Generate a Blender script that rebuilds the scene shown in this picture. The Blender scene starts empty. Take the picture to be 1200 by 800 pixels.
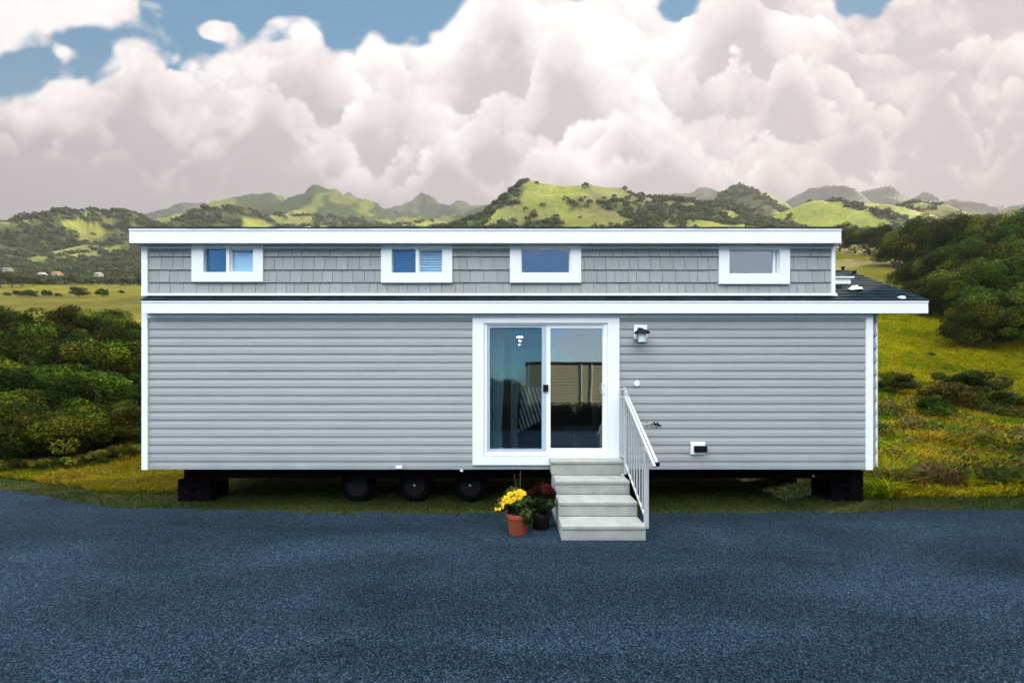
import bpy, bmesh, math, random
import numpy as np
from mathutils import Vector, Matrix

R = math.radians
rnd = random.Random(7)
rng = np.random.default_rng(11)
scene = bpy.context.scene
C = scene.collection
CAMH = 1.95
F = 450.0
def P(px, py, Y):
    return Vector(((px-600)/F*Y, Y, CAMH+(450-py)/F*Y))
def XX(px, Y=6.0): return (px-600)/F*Y
def ZZ(py, Y=6.0): return CAMH+(450-py)/F*Y

# ------------------------------------------------------------------ render settings
EXPO = 1.5
BG = 0.1
scene.view_settings.view_transform = 'Standard'
scene.view_settings.look = 'None'
scene.view_settings.exposure = EXPO
scene.view_settings.gamma = 1
scene.view_settings.use_curve_mapping = False
scene.render.engine = 'CYCLES'
scene.cycles.use_denoising = True
scene.cycles.max_bounces = 8
scene.cycles.transparent_max_bounces = 12
scene.cycles.volume_bounces = 0
scene.cycles.sample_clamp_indirect = 6

# ------------------------------------------------------------------ node helpers
class NT:
    def __init__(s, tree): s.t = tree; s.n = tree.nodes; s.l = tree.links
    def new(s, typ, **kw):
        n = s.n.new(typ)
        for k, v in kw.items():
            if k == 'inp':
                for a, b in v.items(): s.put(n.inputs[a], b)
            else: setattr(n, k, v)
        return n
    def put(s, sock, v):
        if isinstance(v, bpy.types.NodeSocket): s.l.new(v, sock)
        else: sock.default_value = v
    def math(s, op, a, b=0.0, c=0.0, clamp=False):
        n = s.new('ShaderNodeMath', operation=op, use_clamp=clamp)
        s.put(n.inputs[0], a); s.put(n.inputs[1], b)
        if len(n.inputs) > 2: s.put(n.inputs[2], c)
        return n.outputs[0]
    def vmath(s, op, a, b=(0,0,0), scale=None):
        n = s.new('ShaderNodeVectorMath', operation=op)
        s.put(n.inputs[0], a); s.put(n.inputs[1], b)
        if scale is not None: s.put(n.inputs['Scale'], scale)
        return n.outputs[0]
    def mix(s, f, a, b, blend='MIX'):
        n = s.new('ShaderNodeMix', data_type='RGBA', blend_type=blend)
        s.put(n.inputs[0], f); s.put(n.inputs[6], a); s.put(n.inputs[7], b)
        return n.outputs[2]
    def ss(s, v, a, b):
        n = s.new('ShaderNodeMapRange', interpolation_type='SMOOTHSTEP', clamp=True)
        s.put(n.inputs[0], v); n.inputs[1].default_value = a; n.inputs[2].default_value = b
        n.inputs[3].default_value = 0; n.inputs[4].default_value = 1
        return n.outputs[0]
    def mr(s, v, a, b, c, d):
        n = s.new('ShaderNodeMapRange', clamp=True)
        s.put(n.inputs[0], v)
        for i, x in enumerate((a, b, c, d)): n.inputs[i+1].default_value = x
        return n.outputs[0]
    def noise(s, vec, scale, detail=4, rough=.5, dist=0.0):
        n = s.new('ShaderNodeTexNoise')
        s.put(n.inputs['Vector'], vec); n.inputs['Scale'].default_value = scale
        n.inputs['Detail'].default_value = detail; n.inputs['Roughness'].default_value = rough
        n.inputs['Distortion'].default_value = dist
        return n.outputs[0]

def c4(c): return (c[0], c[1], c[2], 1.0)

def mat(name, col, rough=.6, metal=0.0, var=0.0, vscale=3.0, spec=.5, bump=0.0, bscale=80.0, coat=0.0):
    m = bpy.data.materials.new(name); m.use_nodes = True
    t = NT(m.node_tree); b = t.n['Principled BSDF']
    b.inputs['Roughness'].default_value = rough
    b.inputs['Metallic'].default_value = metal
    b.inputs['Specular IOR Level'].default_value = spec
    b.inputs['Coat Weight'].default_value = coat
    tc = t.new('ShaderNodeTexCoord').outputs['Object']
    if var > 0:
        n = t.noise(tc, vscale, 6, .6)
        n2 = t.noise(tc, vscale*14, 3, .6)
        f = t.math('ADD', t.math('MULTIPLY', n, .65), t.math('MULTIPLY', n2, .35))
        f = t.mr(f, .3, .7, 1-var, 1+var)
        cc = t.vmath('SCALE', (col[0], col[1], col[2]), scale=f)
        t.l.new(cc, b.inputs['Base Color'])
        t.put(b.inputs['Roughness'], t.mr(n2, .3, .7, max(0, rough-.08), min(1, rough+.08)))
    else:
        b.inputs['Base Color'].default_value = c4(col)
    if bump > 0:
        bn = t.new('ShaderNodeBump', inp={'Strength': bump, 'Distance': .004})
        t.l.new(t.noise(tc, bscale, 4, .6), bn.inputs['Height'])
        t.l.new(bn.outputs[0], b.inputs['Normal'])
    return m

# ------------------------------------------------------------------ mesh helpers
def link(o, parent=None):
    C.objects.link(o)
    if parent is not None: o.parent = parent
    return o

class MB:
    """collects simple solids into one mesh"""
    def __init__(s): s.v = []; s.f = []; s.c = []; s.mi = []
    def add(s, vs, fs, col=None, mi=0):
        b = len(s.v); s.v += [tuple(v) for v in vs]
        s.f += [tuple(i+b for i in f) for f in fs]; s.mi += [mi]*len(fs)
        s.c += [col if col else (1, 1, 1)]*len(vs)
        return s
    def box(s, x0, x1, y0, y1, z0, z1, col=None, mi=0):
        v = [(x0,y0,z0),(x1,y0,z0),(x1,y1,z0),(x0,y1,z0),(x0,y0,z1),(x1,y0,z1),(x1,y1,z1),(x0,y1,z1)]
        return s.add(v, [(3,2,1,0),(4,5,6,7),(0,1,5,4),(1,2,6,5),(2,3,7,6),(3,0,4,7)], col, mi)
    def bar(s, a, b, w, h, col=None, up=(0,0,1), mi=0):
        a = Vector(a); b = Vector(b); d = (b-a).normalized(); u = Vector(up)
        if abs(d.dot(u)) > .98: u = Vector((0,1,0))
        x = d.cross(u).normalized(); y = x.cross(d).normalized()
        v = []
        for p in (a, b):
            for sx, sy in ((-1,-1),(1,-1),(1,1),(-1,1)): v.append(p+x*sx*w/2+y*sy*h/2)
        return s.add(v, [(0,1,2,3),(7,6,5,4),(0,4,5,1),(1,5,6,2),(2,6,7,3),(3,7,4,0)], col, mi)
    def tube(s, pts, r, n=10, col=None, caps=True, mi=0):
        pts = [Vector(p) for p in pts]; rs = r if isinstance(r, (list, tuple)) else [r]*len(pts)
        v = []; f = []
        for i, p in enumerate(pts):
            d = (pts[min(i+1, len(pts)-1)]-pts[max(i-1, 0)]).normalized()
            u = Vector((0,0,1)) if abs(d.z) < .9 else Vector((1,0,0))
            x = d.cross(u).normalized(); y = x.cross(d)
            for k in range(n):
                a = 2*math.pi*k/n; v.append(p+(x*math.cos(a)+y*math.sin(a))*rs[i])
        for i in range(len(pts)-1):
            for k in range(n):
                f.append((i*n+k, i*n+(k+1)%n, (i+1)*n+(k+1)%n, (i+1)*n+k))
        if caps:
            f.append(tuple(range(n-1, -1, -1))); f.append(tuple((len(pts)-1)*n+k for k in range(n)))
        return s.add(v, f, col, mi)
    def lathe(s, prof, c=(0,0,0), axis='z', n=28, col=None, mi=0):
        v = []; f = []
        for r, h in prof:
            for k in range(n):
                a = 2*math.pi*k/n; x = r*math.cos(a); y = r*math.sin(a)
                if axis == 'z': v.append((c[0]+x, c[1]+y, c[2]+h))
                elif axis == 'y': v.append((c[0]+x, c[1]+h, c[2]+y))
                else: v.append((c[0]+h, c[1]+x, c[2]+y))
        for i in range(len(prof)-1):
            for k in range(n): f.append((i*n+k, i*n+(k+1)%n, (i+1)*n+(k+1)%n, (i+1)*n+k))
        if prof[0][0] > 1e-5: f.append(tuple(range(n-1,-1,-1)))
        if prof[-1][0] > 1e-5: f.append(tuple((len(prof)-1)*n+k for k in range(n)))
        return s.add(v, f, col, mi)
    def build(s, name, m, parent=None, bevel=0.0, seg=2, smooth=False, off=(0,0,0)):
        me = bpy.data.meshes.new(name)
        me.from_pydata([(a-off[0], b-off[1], c-off[2]) for a, b, c in s.v], [], s.f)
        for mm in (m if isinstance(m, (list, tuple)) else [m]): me.materials.append(mm)
        me.polygons.foreach_set('material_index', s.mi)
        if any(c != (1,1,1) for c in s.c):
            at = me.color_attributes.new('Col', 'FLOAT_COLOR', 'POINT')
            at.data.foreach_set('color', np.array([(a,b,c,1) for a,b,c in s.c], dtype=np.float32).ravel())
        bm = bmesh.new(); bm.from_mesh(me)
        bmesh.ops.recalc_face_normals(bm, faces=bm.faces)
        if bevel > 0:
            bmesh.ops.bevel(bm, geom=[e for e in bm.edges if e.is_manifold and e.calc_face_angle(0) > .5], offset=bevel, segments=seg, affect='EDGES', profile=.6, clamp_overlap=True)
        bm.to_mesh(me); bm.free()
        if smooth:
            me.polygons.foreach_set('use_smooth', [True]*len(me.polygons))
            try: me.set_sharp_from_angle(angle=R(38))
            except Exception: pass
        o = bpy.data.objects.new(name, me); link(o, parent)
        return o

def np_mesh(name, V, Fq, m, parent=None, col=None, smooth=False, faces_n=4, quiet=False):
    me = bpy.data.meshes.new(name)
    me.vertices.add(len(V)); me.vertices.foreach_set('co', V.astype(np.float32).ravel())
    nf = len(Fq); me.loops.add(nf*faces_n); me.loops.foreach_set('vertex_index', Fq.astype(np.int32).ravel())
    me.polygons.add(nf)
    me.polygons.foreach_set('loop_start', np.arange(nf, dtype=np.int32)*faces_n)
    me.polygons.foreach_set('loop_total', np.full(nf, faces_n, dtype=np.int32))
    if smooth: me.polygons.foreach_set('use_smooth', np.ones(nf, dtype=bool))
    me.update(calc_edges=True)
    if col is not None:
        at = me.color_attributes.new('Col', 'FLOAT_COLOR', 'POINT')
        cc = np.ones((len(V), 4), dtype=np.float32); cc[:, :3] = col
        at.data.foreach_set('color', cc.ravel())
    me.materials.append(m)
    if quiet: return me
    o = bpy.data.objects.new(name, me); link(o, parent)
    return o

def empty(name, loc=(0,0,0), rz=0):
    o = bpy.data.objects.new(name, None); C.objects.link(o)
    o.location = loc; o.rotation_euler = (0,0,rz); o.empty_display_size = .2
    return o
def tag(o, label=None, cat=None, group=None, kind=None):
    if label: o['label'] = label
    if cat: o['category'] = cat
    if group: o['group'] = group
    if kind: o['kind'] = kind
    return o

# ------------------------------------------------------------------ numpy noise
def _hash(ix, iy, s):
    h = (ix.astype(np.int64)*374761393 + iy.astype(np.int64)*668265263 + s*974634777) & 0xffffffff
    h = ((h ^ (h >> 13))*1274126177) & 0xffffffff
    h = h ^ (h >> 16)
    return (h & 0xffffff)/float(0xffffff)
def vnoise(x, y, s=0):
    ix = np.floor(x); iy = np.floor(y); fx = x-ix; fy = y-iy
    fx = fx*fx*(3-2*fx); fy = fy*fy*(3-2*fy)
    a = _hash(ix, iy, s); b = _hash(ix+1, iy, s); c = _hash(ix, iy+1, s); d = _hash(ix+1, iy+1, s)
    return (a*(1-fx)+b*fx)*(1-fy)+(c*(1-fx)+d*fx)*fy
def fbm(x, y, oct=5, s=0, g=.5):
    t = 0; a = 1; n = 0
    for i in range(oct):
        t = t+a*vnoise(x*2**i+17.3*i, y*2**i-9.1*i, s+i); n += a; a *= g
    return t/n
def ridged(x, y, oct=5, s=0):
    t = 0; a = 1; n = 0
    for i in range(oct):
        t = t+a*(1-np.abs(2*vnoise(x*2**i+7.7*i, y*2**i+3.1*i, s+i)-1)); n += a; a *= .5
    return t/n

# ------------------------------------------------------------------ terrain height
PL = [(6,597.5),(8,560),(10,532),(14,478),(20,424),(30,389),(45,373),(60,366),(100,347),(150,335),(200,318),(300,288),(450,270),(700,265),(1300,264)]
PC = [(6,597.5),(8,558),(12,505),(20,430),(40,350),(60,320),(100,296),(150,282),(220,272),(300,270),(450,266),(700,260),(1300,260)]
PR = [(6,597.5),(8,556),(12,490),(16,446),(20,415),(28,374),(40,340),(60,309),(90,290),(150,275),(220,268),(300,266),(450,264),(700,262),(1300,262)]
def _prof(p, Y):
    ly = np.log(np.array([a for a, _ in p])); v = np.array([b for _, b in p], dtype=float)
    # smooth (averaged) interpolation
    L = np.log(np.maximum(Y, 6.0)); s = 0
    for o in (-.16, -.08, 0, .08, .16): s = s+np.interp(L+o, ly, v)
    y = s/5
    return CAMH+(450-y)/F*np.maximum(Y, 6.0)
#        px   topY  dist  halfw(px)  depth(m)
MOUNDS = [(15,251,330,30,60),(62,245,330,30,70),(100,243,360,26,60),(136,231,420,22,60),(172,242,400,16,50),(228,240,380,30,60),
    (268,246,430,26,60),(318,200,760,34,90),(378,194,720,34,90),(428,224,680,34,90),(352,240,520,40,80),
    (490,240,900,30,120),(528,246,1000,26,100),(562,232,950,24,100),(595,240,700,24,80),
    (694,211,290,74,60),(612,225,300,36,50),(560,249,310,50,50),(790,236,310,40,50),(842,240,320,34,50),
    (775,212,1150,34,120),(825,222,1050,22,100),(862,209,520,30,70),(900,234,520,20,60),
    (945,220,900,20,90),(988,212,900,24,90),(1035,222,950,26,90),(958,234,300,34,50),(1015,240,310,34,50),(1015,232,470,30,60),(1075,240,330,36,50),
    (1098,237,900,18,80),(1140,224,880,17,80),(1199,240,800,16,70),(1085,246,520,28,60),(1190,254,340,26,50),(1240,262,420,30,60),(-40,250,360,40,60)]
def terrain_h(X, Y):
    X = np.asarray(X, dtype=float); Y = np.asarray(Y, dtype=float)
    u = X/np.maximum(Y, 6.0)
    wl = np.clip((-u-.15)/.5, 0, 1); wr = np.clip((u-.15)/.5, 0, 1)
    wl = wl*wl*(3-2*wl); wr = wr*wr*(3-2*wr)
    h = _prof(PL, Y)*wl+_prof(PR, Y)*wr+_prof(PC, Y)*(1-wl-wr)
    base = h.copy()
    # lumpy relief growing with distance
    far = np.clip((Y-110)/200, 0, 1)
    h = h+far*(fbm(X/70, Y/70, 5, 3)-.5)*np.minimum(Y, 500)*.035
    h = h-far*(1-ridged(X/55+3, Y/85, 5, 9))*np.minimum(Y, 420)*.042
    mid = np.clip((Y-12)/40, 0, 1)
    h = h+mid*(fbm(X/9, Y/9, 4, 5)-.5)*.9
    pxx = 600+u*F
    ramp = np.interp(pxx, [-200, 0, 130, 300, 470, 560, 900, 1200, 1400], [.3, .35, .7, 1, .95, 1.0, .95, 1.0, .9])
    r1 = ridged(X/150+5.2, Y/400+1.3, 3, 63); r2 = ridged(X/85+2.2, Y/240+4.3, 5, 73)
    h = h+85*ramp*np.exp(-((Y-1020)/150)**2)*r1**1.6*1.12
    h = h+38*ramp*np.exp(-((Y-640)/80)**2)*r2**1.8*1.2
    h = h+np.clip((Y-180)/150, 0, 1)*(ridged(X/24, Y/34, 4, 83)-.6)*np.minimum(Y, 700)*.012
    far_ = Y > 130
    if far_.any():
        Xf = X[far_]; Yf = Y[far_]; add = np.zeros_like(Xf); wn = fbm(Xf/60, Yf/60, 3, 21)-.5
        for px, py, D, w, dep in MOUNDS:
            cx = (px-600)/F*D; ztop = CAMH+(450-py)/F*D
            b = CAMH+(450-(268 if D < 400 else (260 if D < 600 else 240)))/F*D
            A = max(ztop-b, 2.0); sx = w/F*D
            q = ((Xf-cx+wn*sx*.5)/sx)**2+((Yf-D)/dep)**2
            ok = q < 7
            if not ok.any(): continue
            bump = np.exp(-.95*q[ok])
            rough = ridged(Xf[ok]/(sx*.7)+px, Yf[ok]/(sx*.7), 4, 31)
            add[ok] += A*bump*(.93+.75*(rough-.62)*(1-bump*.85))
        h[far_] += add
    # near field: flat pad under the home and the little banks beside it
    near = np.clip((Y-6.6)/3.5, 0, 1); near = near*near*(3-2*near)
    hn = h
    pad = np.exp(-np.maximum(0, np.abs(X)-6.2)**2/1.2)*np.clip((10.5-Y)/1.5, 0, 1)
    h = hn*near*(1-pad)-.02*(1-near)
    h = h+.50*np.exp(-((X+9.3)/2.2)**2-((Y-10.6)/1.5)**2)
    h = h+(fbm(X*.8, Y*.8, 3, 41)-.5)*.09*np.clip((Y-7)/2, 0, 1)*(1-pad)
    return h
def forest_mask(X, Y):
    """1 = wooded, 0 = pasture"""
    u = X/Y; px = 600+u*F
    n = fbm(X/46, Y/60, 6, 51, .60)
    m = np.clip((n-.43+np.clip((430-px)/900, 0, .10)*np.clip((420-Y)/60, 0, 1))*20, 0, 1)
    # lower left valley side is all wood
    m = np.maximum(m, np.clip((420-px)/60, 0, 1)*np.clip((Y-152)/12, 0, 1)*np.clip((275-Y)/40, 0, 1)*np.clip((fbm(X/25, Y/35, 4, 61)-.30)*12, 0, 1))
    # open pasture on the big round hill and on the bright knoll to its right
    for cx, cy, sx, sy in ((690, 268, 64, 26), (958, 282, 32, 22), (640, 240, 18, 10), (1090, 300, 20, 12)):
        a = np.exp(-((px-cx)/sx)**4-((Y-cy)/sy)**4)
        m = m*(1-a)
    m = np.where(Y < 150, 0, m)
    m = np.where(Y > 560, np.clip(m+.35, 0, 1), m)
    return m

# ------------------------------------------------------------------ materials
M = {}
M['trim'] = mat('white_trim', (.80,.82,.83), .45, var=.02, vscale=1.2)
M['vinyl'] = mat('white_vinyl', (.80,.82,.84), .35, var=.012)
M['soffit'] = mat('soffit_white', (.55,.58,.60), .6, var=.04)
M['beam'] = mat('black_steel', (.003,.003,.004), .9, var=.3, spec=.0)
M['tyre'] = mat('rubber', (.003,.003,.0035), .95, var=.2, bump=.3, spec=.0)
M['rim'] = mat('wheel_rim', (.012,.012,.013), .6, spec=.03)
M['chrome'] = mat('hub_metal', (.75,.75,.75), .25, metal=1)
M['alu'] = mat('brushed_aluminium', (.46,.48,.50), .5, metal=.25, var=.06, vscale=9)
M['black'] = mat('black_plastic', (.008,.009,.010), .5, spec=.08)
M['grayscreen'] = mat('screen_frame', (.42,.50,.62), .4, var=.03)
M['frost'] = mat('frosted_glass', (.62,.66,.68), .25, spec=.6)
M['concrete'] = mat('precast_concrete', (.285,.297,.275), .85, var=.24, vscale=5, bump=.6, bscale=160)
M['timber'] = mat('dark_cribbing', (.004,.004,.005), .95, var=.4, vscale=8, bump=.5, spec=.0)
M['terracotta'] = mat('terracotta', (.25,.052,.016), .7, var=.14, vscale=9)
M['darkpot'] = mat('dark_pot', (.009,.008,.008), .7, var=.1, spec=.05)
M['soil'] = mat('soil', (.02,.014,.01), .95, var=.3, bump=.8)
M['room'] = mat('room_wall', (.16,.155,.15), .8)
M['floorwood'] = mat('room_floor', (.07,.035,.018), .45, var=.2)
M['inner'] = mat('inside_sheathing', (.35,.33,.3), .9)
M['sofa'] = mat('dark_upholstery', (.012,.012,.014), .9, var=.2)
M['cloudpane'] = None

def siding_mat():
    m = bpy.data.materials.new('grey_siding'); m.use_nodes = True
    t = NT(m.node_tree); b = t.n['Principled BSDF']
    tc = t.new('ShaderNodeTexCoord').outputs['Object']
    mp = t.new('ShaderNodeMapping', inp={'Vector': tc, 'Scale': (1.0, 1, 7.7)})
    n = t.noise(mp.outputs[0], .9, 4, .6)
    mp2 = t.new('ShaderNodeMapping', inp={'Vector': tc, 'Scale': (3, 40, 160)})
    g = t.noise(mp2.outputs[0], 1.0, 4, .6)
    f = t.math('ADD', t.math('MULTIPLY', n, .6), t.math('MULTIPLY', g, .4))
    k = t.mr(f, .3, .7, .90, 1.08)
    sz = t.new('ShaderNodeSeparateXYZ'); t.l.new(tc, sz.inputs[0])
    splash = t.math('MULTIPLY', t.mr(sz.outputs[2], .62, 1.05, 1, 0), t.mr(t.noise(tc, 2.6, 6, .65), .35, .65, .02, .20))
    mps = t.new('ShaderNodeMapping', inp={'Vector': tc, 'Scale': (5.5, 1, .35)})
    streak = t.mr(t.noise(mps.outputs[0], 1.0, 4, .6), .52, .74, 0, .025)
    k = t.math('MULTIPLY', k, t.math('SUBTRACT', 1.0, t.math('ADD', splash, streak)))
    t.put(b.inputs['Base Color'], t.vmath('SCALE', (.308,.320,.328), scale=k))
    b.inputs['Roughness'].default_value = .5
    bn = t.new('ShaderNodeBump', inp={'Strength': .25, 'Distance': .003})
    t.l.new(g, bn.inputs['Height']); t.l.new(bn.outputs[0], b.inputs['Normal'])
    return m
M['siding'] = siding_mat()

def attr_mat(name, rough=.7, transl=0.0, gain=1.0, hue=0.0, bumpy=None, spec=.3):
    m = bpy.data.materials.new(name); m.use_nodes = True
    t = NT(m.node_tree); b = t.n['Principled BSDF']
    a = t.new('ShaderNodeVertexColor', layer_name='Col').outputs[0]
    col = a
    if gain != 1.0: col = t.vmath('SCALE', a, scale=gain)
    if hue:
        oi = t.new('ShaderNodeObjectInfo').outputs['Random']
        h = t.new('ShaderNodeHueSaturation', inp={'Hue': t.mr(oi, 0, 1, .5-hue, .5+hue), 'Value': t.mr(oi, 0, 1, 1-hue*6, 1+hue*6), 'Color': col})
        col = h.outputs[0]
    if bumpy:
        tc = t.new('ShaderNodeTexCoord').outputs['Object']
        mp = t.new('ShaderNodeMapping', inp={'Vector': tc, 'Scale': bumpy})
        n = t.noise(mp.outputs[0], 1, 4, .6)
        col = t.vmath('SCALE', col, scale=t.mr(n, .3, .7, .88, 1.1))
        bn = t.new('ShaderNodeBump', inp={'Strength': .5, 'Distance': .004})
        t.l.new(n, bn.inputs['Height']); t.l.new(bn.outputs[0], b.inputs['Normal'])
    t.put(b.inputs['Base Color'], col)
    b.inputs['Roughness'].default_value = rough
    b.inputs['Specular IOR Level'].default_value = spec
    if transl > 0:
        tr = t.new('ShaderNodeBsdfTranslucent'); t.put(tr.inputs['Color'], col)
        mx = t.new('ShaderNodeMixShader', inp={0: transl})
        t.l.new(b.outputs[0], mx.inputs[1]); t.l.new(tr.outputs[0], mx.inputs[2])
        t.l.new(mx.outputs[0], t.n['Material Output'].inputs['Surface'])
    return m
M['shake'] = attr_mat('cedar_shake_vinyl', .6, bumpy=(90, 10, 6))
M['leaf'] = attr_mat('leaves', .75, .35, hue=.02, spec=.06)
M['farleaf'] = attr_mat('far_leaves', .8, .2, spec=.1)
M['grass'] = attr_mat('grass_blades', .8, .35, spec=.05)
M['petal'] = attr_mat('petals', .6, .2)
M['roofing'] = attr_mat('asphalt_shingles', .95, bumpy=(60, 60, 60), spec=.03, gain=.65)
M['bark'] = mat('bark', (.06,.045,.032), .9, var=.35, vscale=6, bump=1.0, bscale=30)

def glass_mat(name, refl=.45, tint=(.75,.83,.86), fres=1.6, rough=0.0):
    m = bpy.data.materials.new(name); m.use_nodes = True
    t = NT(m.node_tree); t.n.remove(t.n['Principled BSDF'])
    g = t.new('ShaderNodeBsdfGlossy', inp={'Roughness': rough, 'Color': (.9,.97,1,1)})
    tc = t.new('ShaderNodeTexCoord').outputs['Object']
    bn = t.new('ShaderNodeBump', inp={'Strength': .03, 'Distance': .02})
    t.l.new(t.noise(tc, 2.2, 1, .4), bn.inputs['Height']); t.l.new(bn.outputs[0], g.inputs['Normal'])
    tr = t.new('ShaderNodeBsdfTransparent', inp={'Color': c4(tint)})
    lw = t.new('ShaderNodeLayerWeight', inp={'Blend': .5}).outputs['Facing']
    fr = t.math('ADD', (fres-1)*.08, t.math('MULTIPLY', t.math('POWER', lw, 5.0), min(1, (fres-1)*1.6)))
    mx = t.new('ShaderNodeMixShader', inp={0: t.math('ADD', fr, refl, clamp=True)})
    t.l.new(tr.outputs[0], mx.inputs[1]); t.l.new(g.outputs[0], mx.inputs[2])
    t.l.new(mx.outputs[0], t.n['Material Output'].inputs['Surface'])
    return m
M['glass'] = glass_mat('window_glass', .34)
M['glassdoor'] = glass_mat('door_glass', .24, (.92,.95,.96))
M['glassclear'] = glass_mat('lamp_glass', .02, (.97,.97,.97))
M['winscreen'] = glass_mat('window_screen', .0, (.80,.88,.92), 1.01, .5)
M['glassblind'] = glass_mat('clear_glass', .10, (.86,.95,1.0))
M['screen'] = glass_mat('insect_screen', .0, (.74,.80,.83), 1.01, .5)

def emit_mat(name, col, s):
    m = bpy.data.materials.new(name); m.use_nodes = True
    t = NT(m.node_tree); t.n.remove(t.n['Principled BSDF'])
    e = t.new('ShaderNodeEmission', inp={'Color': c4(col), 'Strength': s})
    t.l.new(e.outputs[0], t.n['Material Output'].inputs['Surface'])
    return m
M['bulb'] = emit_mat('downlight', (1,.93,.8), 16.0)

def asphalt_mat():
    m = bpy.data.materials.new('blue_grey_asphalt'); m.use_nodes = True
    t = NT(m.node_tree); b = t.n['Principled BSDF']
    tc = t.new('ShaderNodeTexCoord').outputs['Object']
    v = t.new('ShaderNodeTexVoronoi', inp={'Vector': tc, 'Scale': 120.0})
    sep = t.new('ShaderNodeSeparateColor'); t.l.new(v.outputs['Color'], sep.inputs[0])
    stone = t.math('POWER', sep.outputs[0], 3.6)
    v2 = t.new('ShaderNodeTexVoronoi', inp={'Vector': tc, 'Scale': 290.0})
    sep2 = t.new('ShaderNodeSeparateColor'); t.l.new(v2.outputs['Color'], sep2.inputs[0])
    st2 = t.math('POWER', sep2.outputs[1], 3.0)
    fine = t.noise(tc, 40, 4, .7)
    mp = t.new('ShaderNodeMapping', inp={'Vector': tc, 'Scale': (.35, .9, 1)})
    big = t.noise(mp.outputs[0], 1.0, 5, .6, .8)
    mp3 = t.new('ShaderNodeMapping', inp={'Vector': tc, 'Scale': (.12, 1.6, 1)})
    band = t.noise(mp3.outputs[0], 1.0, 3, .5, .4)
    k = t.math('ADD', t.math('MULTIPLY', stone, 3.4), t.math('MULTIPLY', st2, 1.6))
    k = t.math('ADD', k, .14)
    k = t.math('MULTIPLY', k, t.mr(fine, .3, .7, .6, 1.4))
    k = t.math('MULTIPLY', k, t.mr(big, .3, .7, .62, 1.38))
    k = t.math('MULTIPLY', k, t.mr(band, .35, .65, .86, 1.14))
    t.put(b.inputs['Base Color'], t.vmath('SCALE', (.0118,.0215,.0330), scale=k))
    b.inputs['Roughness'].default_value = .85
    b.inputs['Specular IOR Level'].default_value = .04
    bn = t.new('ShaderNodeBump', inp={'Strength': .9, 'Distance': .006})
    t.l.new(t.math('ADD', stone, t.math('MULTIPLY', fine, .6)), bn.inputs['Height'])
    t.l.new(bn.outputs[0], b.inputs['Normal'])
    return m
M['asphalt'] = asphalt_mat()

def terrain_mat():
    m = bpy.data.materials.new('hill_ground'); m.use_nodes = True
    t = NT(m.node_tree); b = t.n['Principled BSDF']
    a = t.new('ShaderNodeVertexColor', layer_name='Col').outputs[0]
    tc = t.new('ShaderNodeTexCoord').outputs['Object']
    n1 = t.noise(tc, .35, 8, .65)
    n2 = t.noise(tc, 2.3, 6, .65)
    n3 = t.noise(tc, .05, 6, .6)
    k = t.math('MULTIPLY', t.mr(n1, .3, .7, .72, 1.28), t.mr(n2, .3, .7, .75, 1.25))
    k = t.math('MULTIPLY', k, t.mr(n3, .35, .65, .85, 1.15))
    col = t.vmath('SCALE', a, scale=k)
    col = t.mix(t.mr(n1, .5, .75, 0, .35), col, t.vmath('MULTIPLY', col, (1.3, .95, .8)))
    t.put(b.inputs['Base Color'], col)
    b.inputs['Roughness'].default_value = .9; b.inputs['Specular IOR Level'].default_value = .1
    bn = t.new('ShaderNodeBump', inp={'Strength': .7, 'Distance': .25})
    t.l.new(t.math('ADD', n2, n1), bn.inputs['Height']); t.l.new(bn.outputs[0], b.inputs['Normal'])
    return m
M['terrain'] = terrain_mat()

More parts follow.
